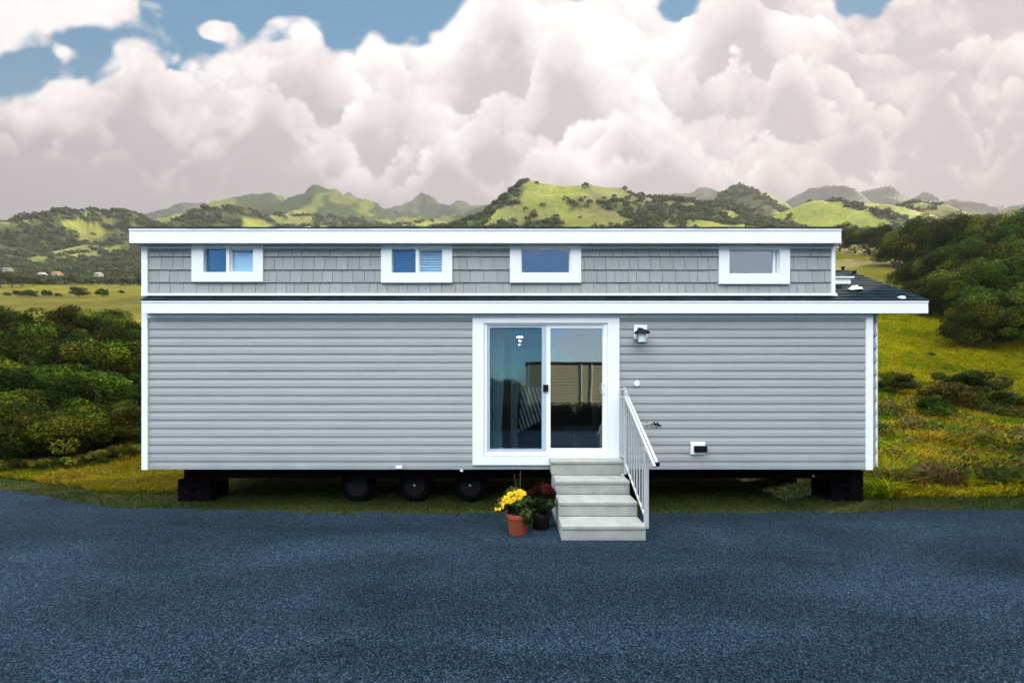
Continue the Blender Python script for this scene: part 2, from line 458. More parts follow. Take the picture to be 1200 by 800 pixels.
# ------------------------------------------------------------------ ground sheets
def build_terrain():
    us = np.linspace(-1.55, 1.55, 900)
    us = np.concatenate([np.linspace(-3.2, -1.57, 50), us, np.linspace(1.57, 3.2, 50)])
    Ys = np.exp(np.linspace(math.log(6.0), math.log(1400), 560))
    U, Y = np.meshgrid(us, Ys); X = U*Y
    H = terrain_h(X, Y)
    fm = forest_mask(X, Y)
    px = 600+U*F
    n = fbm(X/14, Y/14, 4, 71)[..., None]; n2 = fbm(X/40, Y/70, 4, 77)[..., None]
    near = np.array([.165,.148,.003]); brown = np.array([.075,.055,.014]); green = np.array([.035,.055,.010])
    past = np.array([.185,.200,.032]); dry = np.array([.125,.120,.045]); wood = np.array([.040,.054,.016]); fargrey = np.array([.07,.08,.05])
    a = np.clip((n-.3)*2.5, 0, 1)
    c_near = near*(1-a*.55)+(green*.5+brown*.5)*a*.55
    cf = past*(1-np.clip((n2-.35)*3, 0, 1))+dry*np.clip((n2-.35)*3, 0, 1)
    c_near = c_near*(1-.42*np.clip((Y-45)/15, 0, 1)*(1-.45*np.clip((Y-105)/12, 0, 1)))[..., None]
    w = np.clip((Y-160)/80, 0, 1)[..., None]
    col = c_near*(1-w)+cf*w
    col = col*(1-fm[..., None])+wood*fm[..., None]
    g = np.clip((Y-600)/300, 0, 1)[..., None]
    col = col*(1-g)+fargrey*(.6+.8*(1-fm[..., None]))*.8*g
    # short mown strip by the drive, soil colour darkened as if shaded
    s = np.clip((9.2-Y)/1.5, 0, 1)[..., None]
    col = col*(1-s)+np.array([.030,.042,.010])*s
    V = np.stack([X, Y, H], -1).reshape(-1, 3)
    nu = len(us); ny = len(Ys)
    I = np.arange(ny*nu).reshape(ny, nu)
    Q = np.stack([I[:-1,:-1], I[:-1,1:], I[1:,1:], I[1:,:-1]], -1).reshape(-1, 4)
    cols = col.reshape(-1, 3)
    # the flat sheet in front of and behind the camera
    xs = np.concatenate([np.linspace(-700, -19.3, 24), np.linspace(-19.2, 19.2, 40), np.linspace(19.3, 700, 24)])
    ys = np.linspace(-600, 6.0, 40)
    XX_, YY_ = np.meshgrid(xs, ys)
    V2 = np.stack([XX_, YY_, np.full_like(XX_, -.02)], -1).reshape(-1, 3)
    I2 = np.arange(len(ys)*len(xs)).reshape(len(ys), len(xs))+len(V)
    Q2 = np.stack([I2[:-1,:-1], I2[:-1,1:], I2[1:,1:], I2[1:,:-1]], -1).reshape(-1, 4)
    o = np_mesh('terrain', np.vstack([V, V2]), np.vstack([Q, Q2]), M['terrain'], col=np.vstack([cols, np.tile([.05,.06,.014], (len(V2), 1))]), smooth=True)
    tag(o, 'grassy ground rising to green and wooded hills behind the mobile home', 'hillside', kind='structure')
build_terrain()

EDGE = [(-3200,505),(-900,545),(-300,560),(-90,566),(0,573),(30,577),(60,581.5),(90,590),(130,594),(200,597),(300,599.5),(400,601),(520,601.5),(600,600.5),(800,601),(1000,600.5),(1100,598),(1200,597),(1500,590),(2200,560),(3600,520)]
def edge_pts():
    pts = []
    for i in range(len(EDGE)-1):
        (x0,y0),(x1,y1) = EDGE[i], EDGE[i+1]
        A = (( x0-600)/F*CAMH*F/(y0-450), CAMH*F/(y0-450)); B = ((x1-600)/F*CAMH*F/(y1-450), CAMH*F/(y1-450))
        d = math.hypot(B[0]-A[0], B[1]-A[1]); k = max(2, min(60, int(d/.06)))
        for j in range(k):
            t = j/k; pts.append((A[0]+(B[0]-A[0])*t, A[1]+(B[1]-A[1])*t))
    return [(x, y+(rnd.random()-.5)*.06+.05*math.sin(x*1.7)*math.sin(x*.6+1)+.03*math.sin(x*6.1+2*math.sin(x*2.3))) for x, y in pts]
EP = edge_pts()
EPX = np.array([p[0] for p in EP]); EPY = np.array([p[1] for p in EP])
_o = np.argsort(EPX); EPX = EPX[_o]; EPY = EPY[_o]
def build_asphalt():
    mb = MB()
    n = len(EPX)
    v = [(EPX[i], EPY[i], .012) for i in range(n)]+[(EPX[i], EPY[i]-.12, .022) for i in range(n)]+[(EPX[i], 2.0, .022) for i in range(n)]+[(EPX[i], -60, .022) for i in range(n)]+[(EPX[i], EPY[i]+.01, -.05) for i in range(n)]
    f = []
    for i in range(n-1):
        f += [(i, n+i, n+i+1, i+1), (n+i, 2*n+i, 2*n+i+1, n+i+1), (2*n+i, 3*n+i, 3*n+i+1, 2*n+i+1), (4*n+i, i, i+1, 4*n+i+1)]
    mb.add(v, f)
    o = mb.build('driveway', M['asphalt'])
    tag(o, 'blue grey asphalt driveway with coarse speckled surface', 'driveway', kind='structure')
build_asphalt()

# ------------------------------------------------------------------ the mobile home
home = empty('mobile_home', (0, 7.3, 0))
tag(home, 'long grey mobile home with white trim, sliding glass door and clerestory windows', 'mobile home')
HO = (0, 7.3, 0)
def hb(mb, name, m, parent=None, **k):
    return mb.build(name, m, parent or home, off=HO, **k)
LX, RX = -5.76, 5.613
DX0, DX1 = XX(554), XX(725)
ZB = ZZ(549.5); ZF = ZZ(373)
YF = 6.0
# siding profile courses (dutch lap) ------------------------------------------
def siding(mb, x0, x1, zt, zb=ZB, course=.1285, yf=YF):
    z = zb; row = 0; cuts = []
    while z < zt-.004:
        if row % 2 == 0:
            cuts = []; xx = x0+rnd.uniform(.9, 3.2)
            while xx < x1-.4: cuts.append(xx); xx += rnd.uniform(2.6, 3.7)
        top = min(z+course, zt)
        prof = [(yf-.001, z), (yf-.0152, z+.0005), (yf-.016, z+.005)]
        for fr, dy in ((.30,-.0145),(.52,-.013),(.60,-.0090),(.80,-.0060),(.995,-.003)):
            zz = z+course*fr
            if zz < top-.001: prof.append((yf+dy, zz))
        prof.append((yf-.002, top))
        n = len(prof); e = [x0]+cuts+[x1]
        for q in range(len(e)-1):
            o = .0022 if q % 2 else 0.0; sg = rnd.uniform(-.0012, .0012)
            v = [(e[q], y-o, zq) for y, zq in prof]+[(e[q+1]+(.004 if q < len(e)-2 else 0), y-o, zq+sg*(0 if k in (0, n-1) else 1)) for k, (y, zq) in enumerate(prof)]
            mb.add(v, [(i, n+i, n+i+1, i+1) for i in range(n-1)])
        z += course; row += 1
mb = MB()
siding(mb, XX(175), DX0+.004, ZF)
siding(mb, DX1-.004, XX(1013), ZF)
siding(mb, DX0+.004, DX1-.004, ZZ(544)-.002)
def no_flip_build(mb, name, m, parent):
    me = bpy.data.meshes.new(name); me.from_pydata([(a, b-7.3, c) for a, b, c in mb.v], [], mb.f); me.materials.append(m)
    o = bpy.data.objects.new(name, me); return link(o, parent)
no_flip_build(mb, 'lap_siding', M['siding'], home)
# solid wall shells (hollow home, openings left for door and windows)
mb = MB()
WT = .10
mb.box(LX+.01, DX0+.06, YF+.002, YF+WT, ZB+.001, 3.20)
mb.box(DX1-.06, RX-.01, YF+.002, YF+WT, ZB+.001, 3.20)
mb.box(DX0+.06, DX1-.06, YF+.002, YF+WT, ZB+.001, ZZ(532))
mb.box(DX0+.06, DX1-.06, YF+.002, YF+WT, ZZ(378), 3.20)
mb.box(LX+.01, LX+.01+WT, YF+WT, 8.6, ZB+.001, 3.20)
mb.box(LX+.01, RX+.13, 8.6, 8.6+WT, ZB+.001, 3.20)
hb(mb, 'wall', M['inner'])
mb = MB(); mb.box(LX+.012, RX+.10, YF+WT, 8.598, ZB-.02, ZB+.09)
hb(mb, 'floor_deck', M['beam'])
# right end wall with its own siding, slightly turned past the corner post
mb = MB()
z = ZB+.03
E0 = Vector((RX-.002, 6.012)); E1 = Vector((5.752, 6.075))
while z < 3.02:
    for (a, b) in ((E0, E1),):
        d = (b-a).normalized(); nrm = Vector((d.y, -d.x))
        v = []
        for q in (a, b):
            for off, zz in ((.001, z), (.020, z+.001), (.021, z+.006), (.004, min(z+.205, 3.03))):
                v.append((q.x+nrm.x*off, q.y+nrm.y*off, zz))
        mb.add(v, [(0,4,5,1),(1,5,6,2),(2,6,7,3)])
    v = []
    for yy in (6.08, 8.68):
        for off, zz in ((.001, z), (.020, z+.001), (.021, z+.006), (.004, min(z+.205, 3.03))):
            v.append((5.752+off, yy, zz))
    mb.add(v, [(0,4,5,1),(1,5,6,2),(2,6,7,3)])
    z += .2057
mb.box(5.64, 5.74, 6.09, 8.6, ZB+.03, 3.03)
hb(mb, 'end_siding', M['siding'])
mb = MB(); mb.box(5.735, 5.765, 6.055, 6.085, ZB+.03, 3.03); hb(mb, 'end_edge_trim', M['trim'])
# left end siding
mb = MB()
z = ZB
while z < 3.0:
    v = []
    for yy in (6.0, 8.7):
        for off, zz in ((.001, z), (.012, z+.001), (.012, z+.006), (.003, min(z+.1285, 3.03))):
            v.append((LX+.008-off, yy, zz))
    mb.add(v, [(4,0,1,5),(5,1,2,6),(6,2,3,7)])
    z += .1285
hb(mb, 'end_siding', M['siding'])
# corner posts
for x0, x1 in ((LX, XX(175)), (XX(1013), RX)):
    mb = MB(); mb.box(x0, x1, YF-.032, YF+.03, ZB-.006, ZZ(368)); hb(mb, 'corner_trim', M['trim'], bevel=.003)
# frieze
mb = MB(); mb.box(XX(175)+.001, XX(1013)-.001, YF-.028, YF+.02, ZZ(373), ZZ(368.2)); hb(mb, 'frieze_board', M['trim'], bevel=.003)
# lower eave: fascia with drip edge
LFX0, LFX1 = -5.675, 6.375
EY = 5.88
ez0, ez1 = ZZ(367, EY), ZZ(352, EY)
mb = MB(); mb.box(LFX0, LFX1, EY, EY+.022, ez0, ez1)
mb.box(LFX0, LFX1+.002, EY-.006, EY-.001, ez1-.035, ez1+.002)
hb(mb, 'fascia', M['trim'], bevel=.002)
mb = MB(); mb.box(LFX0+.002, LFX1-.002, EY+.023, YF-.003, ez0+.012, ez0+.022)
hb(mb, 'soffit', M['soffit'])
# lower roof: shingle courses ---------------------------------------------------
SL = .62
def roof_z(Y): return ez1+.004+SL*(min(Y, 7.3)-EY) - (SL*(Y-7.3) if Y > 7.3 else 0)
mb = MB()
ang = math.atan(SL); course = .142
def shingle_rows(mb, x0, x1, ya, yb):
    L = (yb-ya)/math.cos(ang); n = int(L/course)+1
    for i in range(n):
        s0 = i*course; s1 = min(s0+course+.01, L)
        x = x0-rnd.random()*.15
        while x < x1:
            w = rnd.choice((.12,.17,.21,.26)); xa, xb = max(x, x0), min(x+w, x1)
            if xb > xa+.01:
                th = rnd.choice((.003,.006)); g = rnd.uniform(.7, 1.35)
                col = (.017*g, .032*g, .042*g)
                vv = []
                for xq in (xa, xb):
                    for s, t_ in ((s0, 0), (s0, th+.008), (s1, .003)):
                        yq = ya+s*math.cos(ang)-t_*math.sin(ang); zq = ez1+.006+(ya-EY)*SL+s*math.sin(ang)+t_*math.cos(ang)
                        vv.append((xq, yq, zq))
                mb.add(vv, [(0,3,4,1),(1,4,5,2),(0,1,2),(3,5,4)], col)
            x += w
shingle_rows(mb, LFX0, 5.02, EY-.012, 6.02)
shingle_rows(mb, 5.02, LFX1, EY-.012, 7.3)
# rear slope (plain courses) and deck
def slab(mb, x0, x1, ya, yb, th=.02, col=(.026,.036,.046), lift=0):
    vv = []
    for x in (x0, x1):
        for y in (ya, yb):
            vv.append((x, y, roof_z(y)+lift)); vv.append((x, y, roof_z(y)-th+lift))
    mb.add(vv, [(0,2,6,4),(1,5,7,3),(0,1,3,2),(4,6,7,5),(0,4,5,1),(2,3,7,6)], col)
slab(mb, 5.025, LFX1-.03, 5.905, 7.3, .12, lift=-.012)
slab(mb, 5.025, LFX1-.003, 7.3, 8.78, .03, lift=0)
hb(mb, 'shingle_roof', M['roofing'])
# rake board on right gable, and gable wall
mb = MB()
for ya, yb in ((EY+.024, 7.3), (7.3, 8.78)):
    vv = []
    for x in (LFX1-.028, LFX1-.006):
        for y in (ya, yb): vv += [(x, y, roof_z(y)-.035), (x, y, roof_z(y)-.20)]
    mb.add(vv, [(0,2,6,4),(1,5,7,3),(0,1,3,2),(4,6,7,5),(0,4,5,1),(2,3,7,6)])
hb(mb, 'rake_board', M['trim'])
mb = MB()
vv = [(5.66, 6.0, 3.03),(5.66, 8.6, 3.03),(5.66, 8.6, roof_z(8.6)-.05),(5.66, 7.3, roof_z(7.3)-.05),(5.66, 6.0, roof_z(6.0)-.05)]
vv += [(5.74, b, c) for a, b, c in vv]
mb.add(vv, [(0,1,2,3,4),(9,8,7,6,5)]+[(i, (i+1)%5, 5+(i+1)%5, 5+i) for i in range(5)])
hb(mb, 'gable_wall', M['siding'])
# roof vent box, flashing, pipes ------------------------------------------------
def on_roof(px, py):
    k = (450-py)/F
    Y = (ez1+.02-CAMH-SL*EY)/(k-SL)
    return (px-600)/F*Y, Y, roof_z(Y)
x, y, z = on_roof(1000, 332)
mb = MB(); mb.box(x-.5, x-.04, y, y+.34, z-.02, z+.10); 
v0 = MB(); v0.box(x-.52, x+.0, y-.03, y+.38, z+.10, z+.13)
vb = hb(mb, 'roof_vent', M['trim'], bevel=.01); v0.build('vent_lid', M['trim'], vb, bevel=.012, off=HO)
x, y, z = on_roof(1001, 338)
mb = MB(); mb.lathe([(.11,-.03),(.10,.010),(.05,.03),(.035,.05),(.03,.05)], (x, y, z+.01)); hb(mb, 'pipe_flashing', M['trim'], smooth=True)
x, y, z = on_roof(1056, 348)
mb = MB(); mb.lathe([(.055,-.03),(.05,.01),(.02,.02),(.001,.021)], (x, y, z+.01)); hb(mb, 'roof_cap', M['trim'], smooth=True)
for px, py in ((988, 316), (1001, 321)):
    x, y, z = on_roof(px, py)
    mb = MB(); mb.tube([(x, y, z-.02), (x, y, z+.05)], .022); mb.tube([(x, y, z+.05), (x, y, z+.07)], .035); hb(mb, 'vent_pipe', M['black'])
# upper storey -------------------------------------------------------------------
UX0, UX1 = -5.76, 5.025
UZ0 = ZZ(347.5); UZ1 = ZZ(288)
WINS = [(227,287.2,310,331), (447.5,288,530.5,332), (597.5,288.5,680.5,332), (841,288.8,923.5,333.5)]
GL = [[(241,291.5,267.5,319.8),(271,291.5,298.5,319.8)], [(460,292.5,488,320.5),(491.5,292.5,519,320.5)], [(610.5,292.6,668,320.6)], [(853,293,911.5,321.6)]]
# wall with openings
mb = MB()
xs = [UX0+.01]
for k, g in enumerate(GL):
    xs += [XX(g[0][0]), XX(g[-1][2])]
xs.append(UX1-.01)
zt, zb_ = ZZ(292), ZZ(321)
for i in range(0, len(xs), 2): mb.box(xs[i], xs[i+1], YF+.004, YF+.09, zb_, zt)
mb.box(UX0+.01, UX1-.01, YF+.004, YF+.09, UZ0-.15, zb_-.001)
mb.box(UX0+.01, UX1-.01, YF+.004, YF+.09, zt+.001, UZ1)
mb.box(UX0+.01, UX0+.09, YF+.091, 8.6, 3.2, UZ1); mb.box(UX1-.10, UX1-.01, YF+.091, 8.6, 3.2, UZ1)
mb.box(UX0+.01, UX1-.01, 8.6, 8.69, 3.2, UZ1)
hb(mb, 'upper_wall', M['inner'])
mb = MB(); mb.box(LX+.12, UX1-.11, YF+.11, 8.598, 3.08, 3.14); hb(mb, 'loft_floor', M['floorwood'])
# shakes
mb = MB()
rows = [(ZZ(344.3), ZZ(331.2)), (ZZ(331.2), ZZ(316.5)), (ZZ(316.5), ZZ(301)), (ZZ(301), ZZ(291.8))]
for (z0, z1) in rows:
    x = XX(175)
    while x < XX(972.5):
        w = rnd.choice((.13,.15,.165,.18,.2,.21)); xb = min(x+w, XX(972.5))
        segs = [(x+.003, xb-.003)]
        for (a, b, c, d) in WINS:
            wa, wc, wb_, wt_ = XX(a), XX(c), ZZ(d), ZZ(b)
            if z0 < wt_ and z1 > wb_+.045:
                ns = []
                for s0, s1 in segs:
                    if s1 <= wa or s0 >= wc: ns.append((s0, s1))
                    else:
                        if s0 < wa: ns.append((s0, wa-.001))
                        if s1 > wc: ns.append((wc+.001, s1))
                segs = ns
        g = rnd.uniform(.93, 1.07); t = rnd.uniform(-.008, .008)
        col = (.288*g-t, .304*g, .312*g+t)
        for s0, s1 in segs:
            if s1-s0 < .01: continue
            y0 = YF-.020-rnd.random()*.004
            zlo = z0+rnd.uniform(0, .004)
            v = [(s0, y0, zlo),(s1, y0, zlo),(s1, YF+.003, zlo),(s0, YF+.003, zlo),(s0, YF-.005, z1+.003),(s1, YF-.005, z1+.003),(s1, YF+.003, z1+.003),(s0, YF+.003, z1+.003)]
            mb.add(v, [(3,2,1,0),(0,1,5,4),(1,2,6,5),(3,0,4,7),(4,5,6,7)], col)
        x = xb
hb(mb, 'shake_siding', M['shake'])
for x0, x1 in ((UX0, XX(175)), (XX(972.5), UX1)):
    mb = MB(); mb.box(x0, x1, YF-.034, YF+.03, UZ0, ZZ(288.6)); hb(mb, 'corner_trim', M['trim'], bevel=.003)
mb = MB(); mb.box(UX0-.0, XX(979), YF-.040, YF+.003, ZZ(347.4), ZZ(344.3)); mb.box(XX(175), XX(972.5), YF-.046, YF-.041, ZZ(346.8), ZZ(346.2)); hb(mb, 'base_trim', M['trim'], bevel=.002)
mb = MB(); mb.box(XX(175)+.001, XX(972.5)-.001, YF-.022, YF+.003, ZZ(291.8), ZZ(288.6)); hb(mb, 'frieze_board', M['trim'], bevel=.002)
UY = 5.85
uz0, uz1 = ZZ(284.8, UY), ZZ(267.5, UY)
mb = MB(); mb.box(XX(151.5, UY), XX(986, UY), UY, UY+.022, uz0, uz1)
mb.box(XX(151.5, UY)-.002, XX(986, UY)+.002, UY-.007, UY-.001, uz1-.04, uz1+.002)
hb(mb, 'fascia', M['trim'], bevel=.002)
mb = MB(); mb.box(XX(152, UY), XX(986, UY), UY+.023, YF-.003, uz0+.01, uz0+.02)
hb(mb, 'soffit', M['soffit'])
mb = MB()
for xe in (XX(151.5, UY), XX(986, UY)-.02):
    mb = MB(); mb.box(xe, xe+.02, UY+.023, 8.80, uz0, uz1-.002)
    hb(mb, 'rake_board', M['trim'])
# low slope top roof with a ragged dark shingle edge
mb = MB()
x = XX(151.5, UY)-.01
while x < XX(986, UY)+.01:
    w = rnd.choice((.16,.25,.33)); xb = min(x+w, XX(986, UY)+.012); g = rnd.uniform(.7, 1.3)
    dy = rnd.random()*.006; zt2 = uz1+.010+rnd.random()*.007
    v = [(x, UY-.018-dy, uz1+.003),(xb, UY-.018-dy, uz1+.003),(xb, 8.85, uz1+.003),(x, 8.85, uz1+.003),(x, UY-.018-dy, zt2),(xb, UY-.018-dy, zt2),(xb, 8.85, zt2+.03),(x, 8.85, zt2+.03)]
    mb.add(v, [(3,2,1,0),(4,5,6,7),(0,1,5,4),(1,2,6,5),(2,3,7,6),(3,0,4,7)], (.035*g,.04*g,.045*g)); x = xb
hb(mb, 'flat_roof', M['roofing'])

# windows --------------------------------------------------------------------------
def ring(mb, x0, x1, z0, z1, xi0, xi1, zi0, zi1, y0, y1):
    mb.box(x0, x1, y0, y1, z0, zi0); mb.box(x0, x1, y0, y1, zi1, z1)
    mb.box(x0, xi0, y0, y1, zi0, zi1); mb.box(xi1, x1, y0, y1, zi0, zi1)
def frame_mesh(outer, inners, y0, y1):
    """one plate with rectangular holes, closed solid"""
    mb = MB()
    xs = sorted(set([outer[0], outer[1]]+[i[0] for i in inners]+[i[1] for i in inners]))
    z0, z1 = outer[2], outer[3]; a, b = inners[0][2], inners[0][3]
    mb.box(outer[0], outer[1], y0, y1, z0, a); mb.box(outer[0], outer[1], y0, y1, b, z1)
    e = [outer[0]]
    for i in inners: e += [i[0], i[1]]
    e.append(outer[1])
    for k in range(0, len(e), 2): mb.box(e[k], e[k+1], y0, y1, a, b)
    return mb
labels = ['window with two sashes, the second one backed by a pale blind', 'window with slatted blinds behind both sashes', 'window of a single deep blue pane', 'window of a single pane with clouds mirrored in it']
for k, (w, gl) in enumerate(zip(WINS, GL)):
    inner = [(XX(g[0]), XX(g[2]), ZZ(g[3]), ZZ(g[1])) for g in gl]
    fm = frame_mesh((XX(w[0]), XX(w[2]), ZZ(w[3]), ZZ(w[1])), inner, YF-.045, YF-.004)
    wo = hb(fm, 'window', M['vinyl'], bevel=.003); wo['label'] = labels[k]
    # inner frame returns
    for j, g in enumerate(inner):
        fr = MB(); t = .016
        ring(fr, g[0]-.002, g[1]+.002, g[2]-.002, g[3]+.002, g[0]+t, g[1]-t, g[2]+t, g[3]-t, YF-.003, YF+.05)
        fr.build('frame', M['grayscreen'] if (j == 0 and k < 2) else M['vinyl'], wo, off=HO)
        pn = MB(); pn.box(g[0]+t, g[1]-t, YF+.012, YF+.016, g[2]+t, g[3]-t)
        pn.build('pane', M['glassblind'] if (k < 2 and j == 1) else M['glass'], wo, off=HO)
        if k < 2 and j == 0:
            sc = MB(); sc.box(g[0]+.01, g[1]-.01, YF-.010, YF-.008, g[2]+.01, g[3]-.01); sc.build('insect_screen', M['winscreen'], wo, off=HO)
        if k == 0 and j == 1:
            bl = MB(); bl.box(g[0]+.018, g[1]-.018, YF+.022, YF+.025, g[2]+.018, g[3]-.09); bl.box(g[0]+.018, g[1]-.018, YF+.019, YF+.03, g[3]-.09, g[3]-.055)
            bl.build('blind', M['trim'], wo, off=HO)
        if k == 1:
            bl = MB(); zz = g[2]+.04
            while zz < g[3]-.03:
                bl.bar((g[0]+.018, YF+(.028 if j else .040), zz), (g[1]-.018, YF+(.028 if j else .040), zz), .036, .003, up=(0, -.94, .35)); zz += .040
            bl.build('blind', M['trim'], wo, off=HO)
        if k == 3:
            bl = MB(); bl.box(g[1]-.075, g[1]-.04, YF-.004, YF+.02, g[2]+.004, g[3]-.004); bl.build('sash_bar', M['vinyl'], wo, off=HO)

# sliding door ------------------------------------------------------------------------
dz0, dz1 = ZZ(544), ZZ(373.2)
mb = frame_mesh((DX0, DX1, dz0, dz1), [(XX(567.5), XX(711), ZZ(533), ZZ(379))], YF-.045, YF-.002)
dr = hb(mb, 'sliding_door', M['vinyl'], bevel=.003)
mb = frame_mesh((XX(567.5)-.002, XX(711)+.002, ZZ(533)-.002, ZZ(379)+.002), [(XX(571.2), XX(707), ZZ(529), ZZ(381))], YF-.028, YF+.10)
mb.build('door_frame', M['vinyl'], dr, off=HO, bevel=.002)
# grey ring standing in for the shadow of a groove round the frame
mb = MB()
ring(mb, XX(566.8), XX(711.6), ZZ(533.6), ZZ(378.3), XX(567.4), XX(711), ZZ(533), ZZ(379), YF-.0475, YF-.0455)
mb.build('groove_shadow', M['soffit'], dr, off=HO)
mb = frame_mesh((XX(640), XX(710), ZZ(530.5), ZZ(380.5)), [(XX(645), XX(706), ZZ(525), ZZ(384.5))], YF-.012, YF+.02)
fx = mb.build('fixed_panel', M['vinyl'], dr, off=HO, bevel=.002)
mb = MB(); mb.box(XX(645), XX(706), YF+.002, YF+.006, ZZ(525), ZZ(384.5)); mb.build('glass_pane', M['glassdoor'], dr, off=HO)
mb = frame_mesh((XX(571), XX(644.5), ZZ(529.5), ZZ(380.8)), [(XX(574), XX(639.8), ZZ(526.5), ZZ(383.5))], YF+.024, YF+.055)
mb.build('sliding_panel', M['vinyl'], dr, off=HO, bevel=.002)
mb = MB(); mb.box(XX(574), XX(639.8), YF+.038, YF+.042, ZZ(526.5), ZZ(383.5)); mb.build('glass_pane', M['glassdoor'], dr, off=HO)
mb = frame_mesh((XX(572), XX(639.8), ZZ(528.3), ZZ(382)), [(XX(574), XX(634.8), ZZ(525.6), ZZ(384))], YF-.014, YF-.002)
sc = mb.build('screen_frame', M['grayscreen'], dr, off=HO, bevel=.001)
mb = MB(); mb.box(XX(574), XX(634.8), YF-.009, YF-.007, ZZ(525.6), ZZ(384)); mb.build('insect_screen', M['screen'], dr, off=HO)
mb = MB(); mb.box(XX(636.3), XX(642.3), YF-.040, YF-.0125, ZZ(458.6), ZZ(450.5)); mb.build('latch', M['black'], dr, off=HO, bevel=.006)
mb = MB(); mb.tube([P(708, 449, 5.985), P(706.4, 449.8, 5.93), P(705.6, 455, 5.92), P(706.4, 460.5, 5.93), P(708, 461.3, 5.985)], .011)
mb.box(XX(706.8), XX(710), YF-.020, YF-.0125, ZZ(463), ZZ(447)); mb.build('handle', M['vinyl'], dr, off=HO, smooth=True)
for px, py in ((566.5, 376.5), (709, 376.5), (568.5, 536.5)):
    mb = MB(); mb.lathe([(.008,-.003),(.008,.0),(.001,.0)], (XX(px), YF-.046, ZZ(py)), 'y', 10); mb.build('screw_plug', M['soffit'], dr, off=HO)

# wall lamp ---------------------------------------------------------------------------
mb = MB(); mb.box(XX(742), XX(757.5), YF-.045, YF-.018, ZZ(398), ZZ(381)); lm = hb(mb, 'wall_lamp', M['vinyl'], bevel=.012, seg=3)
lx, ly = XX(752.5, 5.84), 5.84
mb = MB()
mb.lathe([(.001,.068),(.014,.062),(.022,.05),(.03,.048),(.075,.036),(.112,.006),(.118,-.014),(.106,-.016),(.06,-.006),(.001,-.006)], (lx, ly, ZZ(389.5, 5.84)), 'z', 24)
mb.tube([(XX(749), YF-.03, ZZ(387)), (lx-.03, 5.93, ZZ(385.5)), (lx, ly, ZZ(387))], .014)
mb.build('lamp_hood', M['black'], lm, off=HO, smooth=True)
mb = MB(); mb.lathe([(.058,.0),(.060,-.07),(.056,-.14),(.05,-.142),(.053,-.07),(.052,.0)], (lx, ly, ZZ(390.5, 5.84)), 'z', 24)
mb.build('lamp_glass', M['frost'], lm, off=HO, smooth=True)
mb = MB(); mb.lathe([(.001,-.0),(.03,-.005),(.046,-.05),(.044,-.11),(.001,-.125)], (lx, ly, ZZ(390.5, 5.84)), 'z', 16); mb.build('bulb', M['trim'], lm, off=HO, smooth=True)
mb = MB(); mb.lathe([(.045,-.135),(.062,-.136),(.062,-.146),(.045,-.147),(.045,-.135)], (lx, ly, ZZ(390.5, 5.84)), 'z', 24); mb.build('ring', M['black'], lm, off=HO, smooth=True)
# round socket cover
mb = MB(); mb.lathe([(.044,0),(.044,-.012),(.036,-.018),(.020,-.018),(.018,-.012),(.001,-.012)], (XX(745.8), YF-.018, ZZ(449.6)), 'y', 24); hb(mb, 'cable_cover', M['vinyl'], smooth=True)
# louvred wall vent
mb = MB(); mb.box(XX(808.2), XX(825.3), YF-.042, YF-.018, ZZ(532), ZZ(517.3)); vt = hb(mb, 'wall_vent', M['vinyl'], bevel=.016, seg=3)
mb = MB(); mb.box(XX(811.5), XX(826), YF-.085, YF-.043, ZZ(528.6), ZZ(521.5)); mb.build('vent_hood', M['black'], vt, off=HO, bevel=.008)
mb = MB()
for i in range(6): mb.box(XX(813)+i*.03, XX(813)+i*.03+.016, YF-.091, YF-.086, ZZ(527.6), ZZ(522.6))
mb.build('louvre', M['rim'], vt, off=HO)
# small brackets along the bottom edge
mb = MB(); mb.box(XX(464.8), XX(472), YF-.05, YF-.022, ZZ(548.2), ZZ(545)); hb(mb, 'bracket', M['vinyl'], bevel=.004)
mb = MB(); mb.box(XX(539.4), XX(542.6), YF-.02, YF+.04, ZZ(552), ZZ(549.5)); hb(mb, 'bracket', M['vinyl'], bevel=.003)
# small dark emblem on the siding: faint lettering strokes followed by a leaping leaf shape
mb = MB()
def quadmark(pts, th=.002, y=5.975):
    n = len(pts); v = [(XX(a, y), y, ZZ(b, y)) for a, b in pts]+[(XX(a, y), y+th, ZZ(b, y)) for a, b in pts]
    mb.add(v, [tuple(range(n)), tuple(range(2*n-1, n-1, -1))]+[(i, (i+1)%n, n+(i+1)%n, n+i) for i in range(n)])
quadmark([(762.2,497),(763.8,495.8),(765,496.6),(764,498),(763,498)]); hb(mb, 'emblem_stroke', M['black']); mb = MB()
quadmark([(765.8,494.2),(766.6,493.6),(768.4,496),(770,496),(769.6,494),(770.6,494),(772.2,496.6),(775.6,498.6),(774.6,499.4),(772,499),(769,497.8),(767.4,498.2),(766.4,499),(766.2,496.8)])
hb(mb, 'emblem', M['black'])
for a, b, w in ((756,498.7,2),(758.8,498.6,2),(757.6,494.6,1.6)):
    mb = MB(); quadmark([(a,b-.5),(a+w,b-.4),(a+w,b+.4),(a,b+.4)]); hb(mb, 'emblem_stroke', M['rim'])
for a in (763.2, 764.4):
    mb = MB(); quadmark([(a,498.6),(a+.4,498.6),(a+.4,501),(a,501)]); hb(mb, 'emblem_stroke', M['rim'])
mb = MB(); quadmark([(767.5,500.6),(769.5,499.8),(771,500.6),(769.5,501.2)]); hb(mb, 'emblem_stroke', M['rim'])
